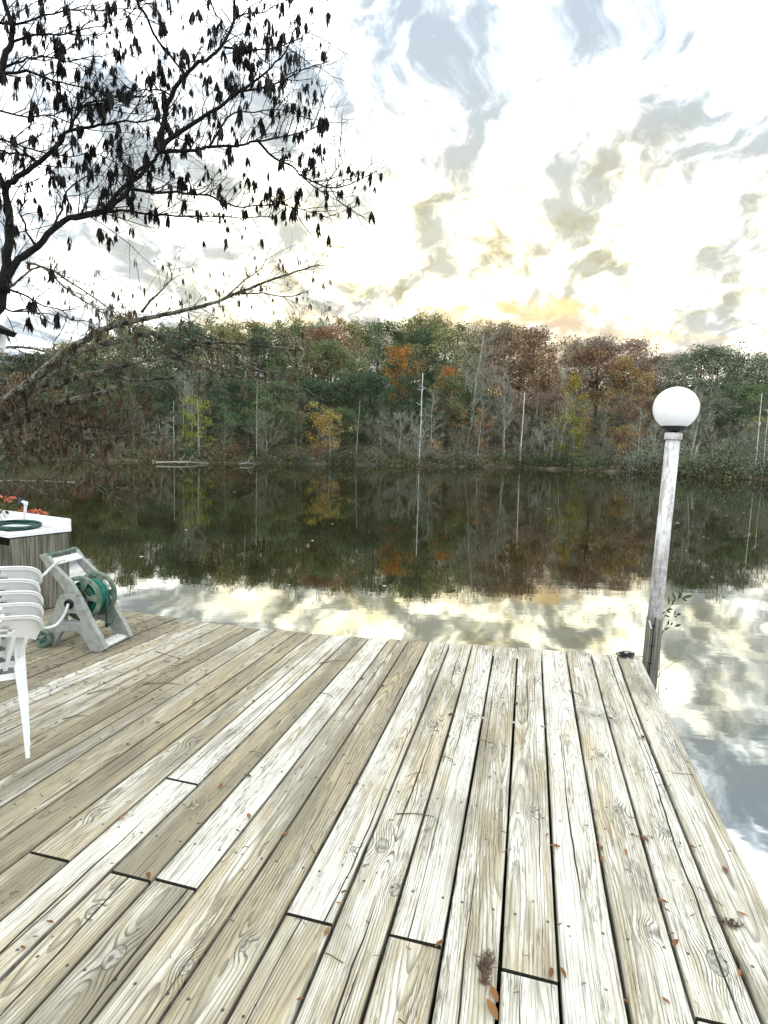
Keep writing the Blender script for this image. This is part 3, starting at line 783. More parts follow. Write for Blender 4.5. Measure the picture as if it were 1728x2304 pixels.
# ------------------------------------------------------------------ hose reel cart
A_ = U(225, 1466, 0); B_ = U(290, 1434, 0); ax = (B_-A_); RW = ax.length; ax.normalize(); ux = Vector((ax.y, -ax.x, 0))   # ux: along the side frame, to the right
reel = empty('hose_reel_cart', A_, 'grey plastic hose reel cart with green drum and wheels beside the chairs', 'hose reel')
def RP(cx, cy, off=0.0):                                # enlarged-view coordinates -> plane of the near side frame
    px, py = 60+cx/6.636, 1220+cy/6.636
    d = ray(px, py); q = A_+ax*off; t = (q-CAM).dot(ax)/d.dot(ax); return CAM+d*t
def rch(mb, name, mat, parent=reel): o = mb.build(name, mat, parent); o.location = -A_ if parent is reel else (0, 0, 0); return o
upper = [(180, 195), (215, 180), (262, 176), (305, 220), (405, 365), (640, 590), (770, 800), (690, 790), (560, 782), (545, 720), (500, 640), (370, 480), (290, 370)]
lower = [(510, 790), (600, 780), (690, 782), (770, 815), (860, 985), (940, 1160), (1010, 1290), (1090, 1430), (1170, 1600), (1100, 1640), (950, 1635), (880, 1480), (800, 1375), (745, 1342), (690, 1322), (620, 1320), (520, 1335), (480, 1400), (430, 1500), (395, 1570), (370, 1450), (300, 1375), (215, 1375), (205, 1345), (240, 1300), (330, 1170), (400, 1040), (450, 870)]
hole = [(590, 1060), (740, 1060), (800, 1160), (790, 1190), (570, 1190), (550, 1150)]
def side_frame(off, inward):
    m1 = MB(); m1.plate([RP(*q)+ax*(off+inward*.002) for q in upper], ax*(inward*.030))
    m2 = MB()
    o_ = [RP(*q)+ax*off for q in lower]; h_ = [RP(*q)+ax*off for q in hole]
    # bridge the hole with a slit
    i = len(m2.v)
    bi = 17                                             # lower[17] ~ (745,1342)
    ring = o_[:bi+1]+[h_[3], h_[2], h_[1], h_[0], h_[5], h_[4], h_[3]]+o_[bi:]
    n_ = len(ring); t_ = ax*(inward*.036)
    no, nh = len(o_), len(h_); al = o_+h_
    m2.v += [tuple(p) for p in al]+[tuple(p+t_) for p in al]; N2 = no+nh
    for tri_ in tessellate_polygon([o_, h_]): m2.face(tri_); m2.face([N2+q for q in tri_[::-1]])
    for k in range(no): m2.face((k, N2+k, N2+(k+1) % no, (k+1) % no))
    for k in range(nh): m2.face((no+k, no+(k+1) % nh, N2+no+(k+1) % nh, N2+no+k))
    f = rch(m2, 'side_frame', M['reel_plastic']); rch(m1, 'handle_arm', M['reel_plastic'], f)
side_frame(0, 1); side_frame(RW, -1)
mb = MB(); mb.tube([RP(270, 205)+ax*.01, RP(270, 205)+ax*(RW-.01)], .012, 10); rch(mb, 'handle', M['reel_green'])
def barq(p1, p2, th, name, mat):
    mb = MB(); a, b2 = RP(*p1), RP(*p2); d = (b2-a); n_ = d.cross(ax).normalized()
    mb.box((a+b2)/2+ax*RW/2, d.length, RW-.05, th, (d.normalized(), ax, n_), .003); rch(mb, name, mat)
barq((310, 262), (395, 352), .012, 'crossbar', M['reel_pale'])
# front foot tray with ribs
ta, tb_ = A_+ux*-.01+Zv*.012, None
mb = MB()
mb.box(A_+ax*RW/2-ux*.03+Zv*.016, .085, RW-.04, .018, (ux, ax, Zv), .003)
for i in range(3): mb.box(A_+ax*RW/2-ux*(.005+.022*i)+Zv*.0285, .006, RW-.05, .008, (ux, ax, Zv), .001)
rch(mb, 'foot_tray', M['reel_pale'])
# drum
hub = RP(640, 920); hub2 = hub+ax*RW
dc = hub+ux*.022+Zv*.018
def disc(off, name):
    mb = MB(); n_ = 40; c = dc+ax*off; e1 = ux; e2 = Zv; R2 = .142
    rings = [(.030, .006), (.034, .0), (.055, .0), (.112, .0), (.122, .004), (R2, .006), (R2, -.006), (.122, -.004), (.112, -.004), (.055, -.004), (.030, -.004)]
    base = len(mb.v)
    for r, h in rings:
        for j in range(n_): q = 2*pi*j/n_; mb.vert(c+ax*h+(e1*cos(q)+e2*sin(q))*r)
    for k in range(len(rings)):
        k2 = (k+1) % len(rings)
        for j in range(n_):
            web = (k == 2 or k == 8)
            if web and (j % 8) in (2, 3, 4, 5, 6): continue    # spokes with openings between
            mb.face((base+k*n_+j, base+k2*n_+j, base+k2*n_+(j+1) % n_, base+k*n_+(j+1) % n_), True)
    rch(mb, name, M['drum'])
disc(.075, 'drum_flange'); disc(RW-.06, 'drum_flange')
mb = MB(); mb.lathe(dc+ax*.075, ax, [(0, .064), (RW-.135, .064)], 20); rch(mb, 'drum_core', M['reel_green'])
mb = MB(); pts = []
for lay, rr2 in ((0, .072), (1, .086), (2, .098)):
    turns = 7
    for i in range(turns*20): 
        t = i/20*2*pi; f = i/(turns*20); f = f if lay % 2 == 0 else 1-f
        pts.append(dc+ax*(.09+(RW-.165)*f)+(ux*cos(t)+Zv*sin(t))*(rr2+.003*sin(t*.7+lay)))
mb.tube(pts, .0072, 6); rch(mb, 'wound_hose', M['hose_green'])
mb = MB(); e0 = dc+ux*.022+ax*(RW*.62); mb.tube([e0+ux*.078, e0+ux*.080-Zv*.08, e0+ux*.078-Zv*.16, e0+ux*.085-Zv*.19], .0072, 8)
mb.tube([e0+ux*.078-Zv*.165, e0+ux*.079-Zv*.205], .011, 8)
mb.tube([e0+ux*.085-Zv*.195, e0+ux*.1-Zv*.185+ax*.02, e0+ux*.115-Zv*.14+ax*.03], .004, 6); rch(mb, 'hose_end', M['hose_dark'])
mb = MB(); mb.tube([hub-ax*.012, hub+ax*(RW+.012)], .010, 12); mb.lathe(hub, -ax, [(0, .03), (.014, .028), (.014, .021), (.006, .019), (.006, 0)], 24); rch(mb, 'axle', M['black'])
mb = MB(); cr = hub2+ax*.012; mb.tube([cr, cr+ux*.05+Zv*.05], .008, 8); mb.tube([cr+ux*.05+Zv*.05, cr+ux*.05+Zv*.05+ax*.06], .011, 10); rch(mb, 'crank', M['reel_pale'])
# wheels
for off in (-.028, RW+.028):
    wc = RP(245, 1523, -.028)+ax*(off+.028); wr = .060; wc.z = wr
    mb = MB(); mb.lathe(wc-ax*.014, ax, [(0, 0), (0, .012), (.003, .014), (.004, .040), (0, .043), (0, wr-.003), (.003, wr), (.025, wr), (.028, wr-.003), (.028, 0)], 28)
    wh = rch(mb, 'wheel', M['reel_green'])
    mb = MB(); mb.lathe(wc-ax*.017, ax, [(0, 0), (0, .011), (.004, .013)], 16); rch(mb, 'hub_cap', M['drum'], wh)
    mb = MB()
    for j in range(6): q = j*pi/3+.3; mb.lathe(wc-ax*.0115+(ux*cos(q)+Zv*sin(q))*.027, ax, [(0, 0), (0, .0062), (.004, .0064)], 8)
    rch(mb, 'opening', M['black'], wh)
wA = RP(245, 1523, -.028); wA.z = .060
mb = MB(); mb.tube([wA, wA+ax*(RW+.056)], .007, 8); rch(mb, 'wheel_axle', M['reel_green'])
mb = MB(); q0 = RP(300, 1400)
for i in range(9):
    t0_ = radians(20+12*i); t1_ = radians(32+12*i); w0 = RP(245, 1523, 0); w0.z = .060
    a = w0+(ux*cos(t0_)+Zv*sin(t0_))*.068; b2 = w0+(ux*cos(t1_)+Zv*sin(t1_))*.068; mb.plate([a, b2, b2+(b2-w0)*.08, a+(a-w0)*.08], ax*.03-ax*.05)
rch(mb, 'mudguard', M['reel_plastic'])
# white leader hose: from the hub behind the chairs and back over the crossbar
mb = MB()
def C3(cx, cy, Y): return Dp(60+cx/6.636, 1220+cy/6.636, Y)
hY = hub.y
path = [hub-ax*.012, C3(605, 975, hY-.03), C3(575, 1060, hY-.04), C3(520, 1150, hY-.05), C3(440, 1235, hY-.07), C3(330, 1275, hY-.1), C3(200, 1285, hY-.14), C3(60, 1270, hY-.2), C3(-60, 1150, hY-.2), C3(-60, 900, hY-.16), C3(60, 680, hY-.1), C3(180, 540, hY-.06), C3(260, 485, hY-.03), C3(340, 405, hY-.01), C3(420, 330, hY), C3(500, 275, hY+.0), C3(575, 262, hY+.02)]
def smooth(ps, n=6):
    out = []
    for i in range(len(ps)-1):
        p0, p1, p2, p3 = ps[max(i-1, 0)], ps[i], ps[i+1], ps[min(i+2, len(ps)-1)]
        for j in range(n):
            t = j/n; out.append(.5*((2*p1)+(-p0+p2)*t+(2*p0-5*p1+4*p2-p3)*t*t+(-p0+3*p1-3*p2+p3)*t**3))
    return out+[ps[-1]]
mb.tube([p for p in smooth(path)], .0085, 8); rch(mb, 'leader_hose', M['reel_pale'])

# ------------------------------------------------------------------ stacked white chairs, seen from behind
fr = U(68, 1705, 0); ff = U(66, 1592, 0); cy_ = (ff-fr).normalized(); cy_ = Matrix.Rotation(radians(2), 3, 'Z') @ cy_; cx_ = Vector((cy_.y, -cy_.x, 0))
# local frame: x to the chair's right, y forward, z up; rear right foot at (.225,-.26)
org = fr-cx_*.235*.85+cy_*.26*.95
chair = empty('plastic_chair', org, 'white plastic chair at the bottom of the stack, with flower cut-outs in its back', 'chair', 'white plastic chairs stacked on the left of the deck')
chair.rotation_euler = (0, 0, atan2(cy_.y, cy_.x)-pi/2); chair.scale = (.85, .95, .84)
WP = M['white_plastic']
def rail_pt(s, z, out=0.0, HW=.335):
    """point on the curved backrest; s -1..1 across, z height, out = outward offset"""
    a = s*.80; wz = .80+.20*min(1, max(0, (z-.55)/.17)); x = HW*wz*sin(a)/sin(.80); y = -.235-.13*(z-.42)/.33*.9+(1-cos(a))*.20
    n = Vector((sin(a)*.5, -1, .25)).normalized(); return Vector((x, y, z))+n*out
def topz(s): return .735-.035*s*s-.075*abs(s)**9
def botz(s): return .635-.07*s*s
# backrest: top band with cut-outs, then spindles
mb = MB(); NS, NZ = 40, 8
T_ = .004
idx = {}
for side in (0, 1):
    for i in range(NS+1):
        s = -1+2*i/NS
        for j in range(NZ+1):
            z = botz(s)+(topz(s)-botz(s))*j/NZ; idx[(side, i, j)] = mb.vert(rail_pt(s, z, (T_ if side == 0 else 0)))
cut = set()
for i in range(NS):
    for j in range(NZ):
        if (j in (5, 6) and i in (14, 15, 20, 21, 26, 27)) or any((i-q, j) in ((-1, 1), (-1, 3), (1, 1), (1, 3), (0, 3), (0, 1), (-2, 2), (2, 2)) for q in (11, 19, 28)): cut.add((i, j))
for i in range(NS):
    for j in range(NZ):
        if (i, j) in cut:
            for (a, b2) in (((i, j), (i+1, j)), ((i+1, j), (i+1, j+1)), ((i+1, j+1), (i, j+1)), ((i, j+1), (i, j))):
                mb.face((idx[(0, *a)], idx[(0, *b2)], idx[(1, *b2)], idx[(1, *a)]))
            continue
        mb.face((idx[(0, i, j)], idx[(0, i+1, j)], idx[(0, i+1, j+1)], idx[(0, i, j+1)]), True)
        mb.face((idx[(1, i, j)], idx[(1, i, j+1)], idx[(1, i+1, j+1)], idx[(1, i+1, j)]), True)
for i in range(40):                                     # broad outward lip along the top
    q = [rail_pt(-1+2*k/40, topz(-1+2*k/40)+dz_, o_) for k, dz_, o_ in ((i, 0, 0), (i+1, 0, 0), (i+1, -.004, .020), (i, -.004, .020))]; mb.quad(*q, smooth=True)
    q2 = [rail_pt(-1+2*k/40, topz(-1+2*k/40)+dz_, o_) for k, dz_, o_ in ((i, -.004, .020), (i+1, -.004, .020), (i+1, -.018, .024), (i, -.018, .024))]; mb.quad(*q2, smooth=True)
mb.tube([rail_pt(-1+2*i/40, topz(-1+2*i/40)-.004, .020) for i in range(41)], .004, 6)
def mk(mb_, name, parent): return mb_.build(name, WP, parent)
bk = mk(mb, 'backrest', chair)
mb = MB()
for i in range(9):
    s = -.8+1.6*i/8; a = rail_pt(s, botz(s)+.004, .002); b2 = rail_pt(s*.86, .43, .002); b2.y += .01
    d = (b2-a); nrm = Vector((sin(s)*.5, -1, 0)).normalized(); mb.box((a+b2)/2, .017, .007, d.length, (d.cross(nrm).normalized(), nrm, d.normalized()))
mk(mb, 'spindles', bk)
# flower-shaped cut-outs read as dark petals on the band below the slots
mb = MB()
for s in (-.42, 0, .42):
    c = rail_pt(s, botz(s)+.013, .0055)
# seat
mb = MB(); NX, NY = 14, 12; gi = {}
for i in range(NX+1):
    for j in range(NY+1):
        x = -.225+.45*i/NX; y = -.215+.44*j/NY; x *= .90+.10*j/NY
        z = .425-.022*(1-(2*i/NX-1)**2)*(1-(2*j/NY-1)**4)-.03*max(0, (j/NY-.85))/.15*.5-.01*(1-j/NY)
        gi[(i, j)] = mb.vert((x, y, z))
for i in range(NX):
    for j in range(NY): mb.face((gi[(i, j)], gi[(i+1, j)], gi[(i+1, j+1)], gi[(i, j+1)]), True)
rim_ = [gi[(i, 0)] for i in range(NX+1)]+[gi[(NX, j)] for j in range(1, NY+1)]+[gi[(i, NY)] for i in range(NX-1, -1, -1)]+[gi[(0, j)] for j in range(NY-1, 0, -1)]
low_ = []
for v_ in rim_: x, y, z = mb.v[v_]; low_.append(mb.vert((x*1.015, y*1.015, z-.03)))
for k in range(len(rim_)): mb.face((rim_[k], rim_[(k+1) % len(rim_)], low_[(k+1) % len(rim_)], low_[k]))
mk(mb, 'seat', chair)
def lbeam(mb, pts, wd, tk, n1, n2):
    """L-section beam along pts; n1, n2: directions of the two flanges"""
    n1 = Vector(n1).normalized(); n2 = Vector(n2).normalized(); i = len(mb.v); prof = [(0, 0), (1, 0), (1, tk), (tk, tk), (tk, 1), (0, 1)]
    for p, w_ in zip(pts, wd):
        for a, b2 in prof:
            a2 = a*w_ if a in (0, 1) else a; b3 = b2*w_ if b2 in (0, 1) else b2; mb.vert(Vector(p)+n1*a2+n2*b3)
    for k in range(len(pts)-1):
        for j in range(6): x = i+k*6+j; y = i+k*6+(j+1) % 6; mb.face((x, y, y+6, x+6))
    mb.face([i+j for j in range(6)]); mb.face([i+(len(pts)-1)*6+j for j in range(6)][::-1])
for sx_ in (-1, 1):
    mb = MB(); lbeam(mb, [(sx_*.235, -.26, 0), (sx_*.232, -.245, .15), (sx_*.228, -.235, .3), (sx_*.222, -.228, .44), (sx_*.238, -.20, .56), (sx_*.243, -.215, .62)], [.018, .023, .030, .037, .026, .016], .005, (-sx_, 0, 0), (0, 1, 0)); mk(mb, 'leg', chair)
    mb = MB(); lbeam(mb, [(sx_*.245, .262, 0), (sx_*.240, .25, .2), (sx_*.232, .23, .42), (sx_*.25, .20, .60)], [.018, .026, .034, .026], .005, (-sx_, 0, 0), (0, -1, 0)); mk(mb, 'leg', chair)
ORD = ['', 'second white chair up from the bottom of the stack', 'third and middle white chair of the stack of five', 'fourth white chair up, just under the topmost one', 'topmost white chair of the stack, two dark slots in its top rail']
for k in range(1, 5):
    c = copy_tree(chair); c.location = org+Zv*(.046*k+.002)+cy_*(.004*k)+cx_*(.003*((k*7) % 3-1)); c['label'] = ORD[k]; c.rotation_euler.z += radians((k*5) % 3-1)*.6

# ------------------------------------------------------------------ birdhouse at the left edge
bh = Dp(0, 755, 4.2); bb = empty('birdhouse', (bh.x-.12, bh.y, WATER-.5), 'white box with a dark pitched roof, its roof corner just inside the left edge', 'birdhouse')
def bch(mb, name, mat): o = mb.build(name, mat, bb); o.location = -bb.location
s1 = Dp(17, 762, 4.2)
w_ = .50
mb = MB(); mb.box((s1.x-w_/2, 4.08, s1.z-.03), w_, .20, .10, None, .004); bch(mb, 'box', M['sink'])
e1 = Dp(48, 753, 4.2); ap = e1+Vector((-.36, 0, .17)); e2 = e1+Vector((-.72, 0, 0)); th = Vector((0, 0, -.035))
mb = MB(); mb.plate([e1+Vector((0, -.04, 0)), ap+Vector((0, -.04, 0)), e2+Vector((0, -.04, 0)), e2+Vector((.03, -.04, -.03)), ap+Vector((0, -.04, -.06)), e1+Vector((-.03, -.04, -.03))], (0, -.26, 0)); bch(mb, 'roof', M['limb_dark'])
mb = MB(); mb.tube([(s1.x-w_/2, 4.30, WATER-.5), (s1.x-w_/2, 4.30, s1.z-.10)], .03, 10); bch(mb, 'post', M['grey_wood'])

# ------------------------------------------------------------------ overhanging trees
ru = random.Random(11)
def lerp_path(pts, t):
    n = len(pts)-1; f = min(max(t*n, 0), n-1e-6); i = int(f); return pts[i].lerp(pts[i+1], f-i), (pts[i+1]-pts[i]).normalized()
def rv(s=1.0): return Vector((ru.gauss(0, s), ru.gauss(0, s), ru.gauss(0, s)))
def twig(mb, p, d, L, r, ends, lvl=0, bias=Vector((0, 0, .10)), n=5):
    pts = [p.copy()]; dd = d.normalized(); st = L/n
    for i in range(n):
        dd = (dd+rv(.16)+bias*.35).normalized(); p = p+dd*st; pts.append(p.copy())
    mb.tube(pts, [r*(1-.75*i/n) for i in range(n+1)], 3 if r < .003 else 4, False, False)
    for i in range(1, n+1):
        if ru.random() < .5: ends.append(pts[i])
    ends.append(pts[-1])
    if lvl > 0:
        for i in range(1, n):
            if ru.random() < .75:
                side = dd.cross(Vector((0, 1, 0)))*(1 if ru.random() < .5 else -1)+rv(.4)
                twig(mb, pts[i], (dd*.8+side*.8), L*ru.uniform(.35, .6), r*.55, ends, lvl-1, bias, 4)
def bunch(mb, p, size, cnt):
    t0_ = ru.random()
    for i in range(cnt):
        a = ru.uniform(0, 6.28); o_ = Vector((cos(a), sin(a), 0)); L = size*ru.uniform(.55, 1.1); wd = L*ru.uniform(.11, .19)
        q = p+o_*size*.08+Vector((0, 0, ru.uniform(-.12, .1)*size)); dn = (Vector((0, 0, -1))+o_*ru.uniform(.02, .22)+rv(.05)).normalized()
        sd2 = dn.cross(Vector((ru.gauss(0, 1), ru.gauss(0, 1), 0.1))).normalized(); nn = sd2.cross(dn)
        i0 = len(mb.v)
        m1 = q+dn*L*.35; m2 = q+dn*L*.72+nn*wd*.3; e = q+dn*L+nn*wd*ru.uniform(-.8, .8)
        for v_ in (q, m1+sd2*wd*.5, m1-sd2*wd*.5+nn*wd*.3, m2+sd2*wd*.45, m2-sd2*wd*.4+nn*wd*.3, e): mb.vert(v_)
        mb.face((i0, i0+1, i0+2)); mb.face((i0+1, i0+3, i0+4, i0+2)); mb.face((i0+3, i0+5, i0+4))
        mb.at['tint'] += [min(1, max(0, t0_*.6+ru.random()*.4))]*6
UP = [  # pixel polyline, start radius, end radius (px)
 ([(-260, 1500), (-200, 1150), (-130, 900), (-60, 770), (0, 690), (14, 630), (40, 585), (84, 556), (120, 514), (157, 493), (199, 482), (236, 470), (273, 446), (299, 409), (336, 372), (362, 341)], 20.5, 4.5),
 ([(362, 341), (378, 315), (420, 288), (461, 262), (503, 231), (540, 205), (572, 185), (610, 150), (640, 118), (668, 60)], 7, 1.5),
 ([(362, 341), (367, 294), (370, 252), (388, 215), (409, 178), (435, 152), (472, 126), (503, 100), (524, 47), (530, -20)], 8, 3),
 ([(362, 341), (395, 340), (430, 341), (482, 330), (545, 325), (577, 317), (629, 309), (690, 295), (735, 270)], 6, 1.2),
 ([(577, 317), (619, 357), (655, 372), (682, 399), (734, 420), (771, 420), (818, 399), (848, 386)], 3.5, 1),
 ([(682, 399), (705, 420), (740, 440), (765, 455)], 2, .8), ([(734, 420), (755, 385), (778, 350)], 2, .8),
 ([(290, 425), (336, 430), (398, 435), (451, 437), (498, 451), (545, 467), (629, 456), (676, 472), (735, 488)], 4.5, 1),
 ([(157, 493), (205, 485), (252, 477), (325, 480), (398, 485), (472, 488), (566, 490), (619, 488)], 5, 1),
 ([(236, 470), (262, 440), (300, 400), (330, 360)], 6, 4),
 ([(10, 660), (14, 600), (21, 540), (21, 472), (10, 425), (30, 405), (47, 393), (89, 362), (131, 325), (157, 294), (210, 286), (262, 278), (325, 273), (380, 262)], 13, 1.5),
 ([(10, 425), (-10, 380), (-30, 330), (-45, 260)], 9, 5),
 ([(157, 294), (175, 262), (194, 231), (236, 225), (290, 215)], 4, 1), ([(89, 362), (60, 350), (20, 345), (-20, 330)], 4, 2),
 ([(-20, 200), (0, 168), (10, 131), (26, 97), (24, 52), (10, 5), (6, -30)], 9, 5),
 ([(26, 97), (79, 81), (131, 79), (178, 68), (231, 55), (285, 40)], 3.5, .9), ([(-20, 55), (0, 52), (52, 52), (121, 29), (173, 21), (241, 24), (325, 18)], 4, .9),
 ([(-10, 160), (0, 157), (52, 139), (89, 126), (147, 136), (200, 150)], 4.5, 1), ([(-10, 165), (63, 163), (105, 178), (157, 189), (210, 205), (252, 212), (310, 240)], 4, 1),
 ([(-10, 250), (60, 262), (120, 258), (180, 240), (240, 250)], 3, .8), ([(-10, 310), (40, 325), (90, 340), (150, 352), (210, 345), (270, 370)], 3, .8),
 ([(295, -20), (310, 10), (325, 31), (341, 68), (362, 100), (388, 131), (414, 163)], 4, 2.5),
 ([(503, 108), (556, 113), (603, 110), (655, 94), (703, 68)], 3, .9), ([(540, 205), (603, 194), (655, 173), (692, 152), (739, 138)], 3, .9),
 ([(472, 328), (493, 294), (524, 257), (572, 252), (629, 246), (680, 262)], 3, .9), ([(388, 215), (350, 200), (310, 205), (270, 190)], 2.5, .9),
 ([(524, 47), (560, 30), (600, 25), (650, -5)], 2.5, .9), ([(470, -20), (480, 20), (505, 60), (510, 95)], 2.5, 1),
 ([(120, 514), (140, 470), (150, 430), (190, 400), (230, 395)], 3, .9), ([(84, 556), (60, 520), (45, 480), (60, 450)], 4, 1.5),
 ([(0, 640), (30, 655), (60, 668), (100, 690), (140, 700), (165, 725)], 4, 1), ([(0, 690), (30, 700), (70, 702), (110, 715)], 3, 1)]
def dup_(px): return 3.7+.0009*px
ut_base = Dp(-260, 1500, 3.6); ut_base.z = -.9
ut = empty('overhanging_tree', ut_base, 'dark silhouetted tree reaching in from the upper left with bunches of black withered leaves', 'tree')
lb = MB(); tw = MB(); ends = []
for pts, r0, r1 in UP:
    n = len(pts); P3 = []
    for a, b2 in pts: P3.append(Dp(a, b2, dup_(a)+.10*sin(a*.013+b2*.017)*(1 if a > 200 else .3)))
    dm = dup_(pts[0][0]); sc = dm/F*.84
    P3 = smooth(P3, 3); m_ = len(P3)
    lb.tube([p+rv(.004) for p in P3], [(r0+(r1-r0)*(k/(m_-1))**(.38 if r0 > 20 else .7))*sc for k in range(m_)], 8, True)
    Lp = sum((P3[k+1]-P3[k]).length for k in range(m_-1))
    if r0 > 20: rng_ = (.62, 1)
    else: rng_ = (.05, 1)
    nt_ = int(Lp*(rng_[1]-rng_[0])*26)
    for k in range(nt_):
        t = rng_[0]+(rng_[1]-rng_[0])*(k+ru.random())/nt_; p, d = lerp_path(P3, t)
        sgn = 1 if ru.random() < .62 else -1; side = d.cross(Vector((0, 1, 0)))*sgn
        if side.z < 0 and ru.random() < .4: side = -side
        twig(tw, p, d*ru.uniform(.5, 1.1)+side*ru.uniform(.3, 1)+Vector((0, ru.gauss(0, .5), 0)), ru.uniform(.12, .5), ru.uniform(.0022, .0045), ends, 1 if ru.random() < .6 else 2)
    ends.append(P3[-1]); ends.append(lerp_path(P3, .9)[0])
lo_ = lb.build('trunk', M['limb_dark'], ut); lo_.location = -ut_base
cr_ = MB(); cr_.at = {'tint': []}; ru.shuffle(ends); used = []; nb_ = 0
for e in ends:
    a, b2 = proj(e)
    rb = 520+ (b2/300)*230 if b2 < 300 else 850
    if not (-150 < a < 860 and -120 < b2 < 760): continue
    if a > 745 and not (370 < b2 < 480): continue
    if a < 330 and b2 > 560 and not (a < 150 and b2 < 720): continue
    if b2 > 545 and a > 170: continue
    if 250 < b2 < 420 and a < 330 and ru.random() < .35: continue
    if any((e-q).length < .03 for q in used[-140:]): continue
    used.append(e); nb_ += 1
    if nb_ > 900: break
    sz_ = ru.choice((.032, .042, .05, .06, .075, .092)); bunch(cr_, e+Vector((0, 0, -.004)), sz_, int(7+sz_*120))
    if ru.random() < .16: bunch(cr_, e+Vector((0, 0, -sz_*.6)), sz_, 12)
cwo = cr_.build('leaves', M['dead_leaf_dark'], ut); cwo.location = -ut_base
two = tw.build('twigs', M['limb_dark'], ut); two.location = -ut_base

LO = [([(-420, 1300), (-300, 1120), (-150, 990), (0, 904), (52, 872), (105, 825), (157, 786), (210, 752), (262, 731), (315, 720), (367, 708), (420, 697), (472, 684), (524, 663), (577, 642), (629, 623), (682, 607), (718, 597)], 8.8, 1.2),
 ([(-150, 990), (-60, 945), (0, 912), (63, 880), (131, 830), (184, 790), (236, 776), (288, 762), (341, 749), (420, 765), (500, 772), (600, 778), (690, 790)], 9.5, 1.2),
 ([(346, 750), (370, 768), (388, 790), (410, 800)], 5, 3), ([(440, 776), (498, 786), (540, 809), (577, 830), (608, 841), (661, 867), (700, 880)], 4, 1),
 ([(20, 905), (60, 888), (105, 872), (184, 846), (236, 836), (288, 820), (346, 809), (400, 800)], 8, 1.5), ([(240, 838), (315, 857), (367, 851), (420, 854), (451, 867), (500, 850)], 3.5, 1),
 ([(383, 801), (446, 820), (498, 841), (551, 851), (603, 862), (661, 880)], 4, 1), ([(600, 862), (625, 895), (640, 915)], 1.6, .7),
 ([(640, 850), (665, 825), (685, 798)], 1.5, .7), ([(-100, 985), (-40, 960), (0, 946), (79, 919), (157, 901), (220, 888), (262, 872), (288, 857)], 9, 4),
 ([(-60, 1052), (10, 1030), (26, 1019), (79, 1003), (131, 990), (210, 988), (288, 980), (357, 972)], 7, 1),
 ([(-60, 1080), (0, 1082), (105, 1082), (173, 1087), (236, 1093), (294, 1103)], 3, .8), ([(-40, 1010), (60, 1000), (130, 975), (200, 960), (270, 962), (330, 950)], 3, .8),
 ([(318, 700), (350, 665), (385, 630), (380, 590)], 2.5, .8), ([(500, 672), (540, 640), (580, 610), (600, 580)], 2.2, .7), ([(-60, 800), (20, 780), (100, 790), (180, 815), (240, 830)], 3, .9),
 ([(-60, 700), (30, 640), (90, 600), (150, 650), (210, 690), (250, 715)], 2.5, .8), ([(60, 590), (120, 610), (180, 650), (240, 690), (275, 722)], 2.4, .8),
 ([(-60, 860), (30, 900), (100, 930), (170, 960), (240, 1000)], 3, .8), ([(-60, 1000), (20, 960), (120, 940), (230, 935), (320, 915)], 3, .8), ([(524, 663), (590, 660), (650, 668), (700, 650)], 2, .7)]
lt_base = Dp(-420, 1300, 5.2); lt_base.z = -.9
lt2 = empty('arching_tree', lt_base, 'lichened grey tree arching low over the water from the left edge with small brown leaves', 'tree')
lb = MB(); tw = MB(); ends = []
for pts, r0, r1 in LO:
    P3 = smooth([Dp(a, b2, 5.4+.0012*a+.16*sin(a*.01+b2*.02)) for a, b2 in pts], 3); m_ = len(P3); sc = 5.4/F*(1.0 if r0 > 12 else 1.35)
    lb.tube([p+rv(.005) for p in P3], [(r0+(r1-r0)*(k/(m_-1))**.75)*sc for k in range(m_)], 8, True)
    Lp = sum((P3[k+1]-P3[k]).length for k in range(m_-1)); rng_ = (.3, 1) if r0 > 12 else (.05, 1)
    nt_ = int(Lp*(rng_[1]-rng_[0])*20)
    for k in range(nt_):
        t = rng_[0]+(rng_[1]-rng_[0])*(k+ru.random())/nt_; p, d = lerp_path(P3, t)
        side = d.cross(Vector((0, 1, 0)))*(1 if ru.random() < .5 else -1)
        twig(tw, p, d*ru.uniform(.5, 1.2)+side*ru.uniform(.3, .9)+Vector((0, ru.gauss(0, .4), 0)), ru.uniform(.15, .55), ru.uniform(.0022, .0045), ends, 1, Vector((.05, 0, .05)))
    ends.append(P3[-1])
o = lb.build('trunk', M['limb_mossy'], lt2); o.location = -lt_base
cr_ = MB(); cr_.at = {'tint': []}; ru.shuffle(ends); nb_ = 0
for e in ends:
    a, b2 = proj(e)
    if not (-150 < a < 760 and 560 < b2 < 1125): continue
    pr = .10 if b2 < 690 else (.11 if a > 380 else .09)
    if b2 > 880 and a < 370: pr = .52
    if b2 > 1060: pr = .7
    if ru.random() > pr: continue
    nb_ += 1
    sz_ = ru.choice((.05, .06, .075, .09)); bunch(cr_, e, sz_, int(3+sz_*45))
o = cr_.build('leaves', M['dead_leaf_brown'], lt2); o.location = -lt_base
o = tw.build('twigs', M['limb_mossy'], lt2); o.location = -lt_base

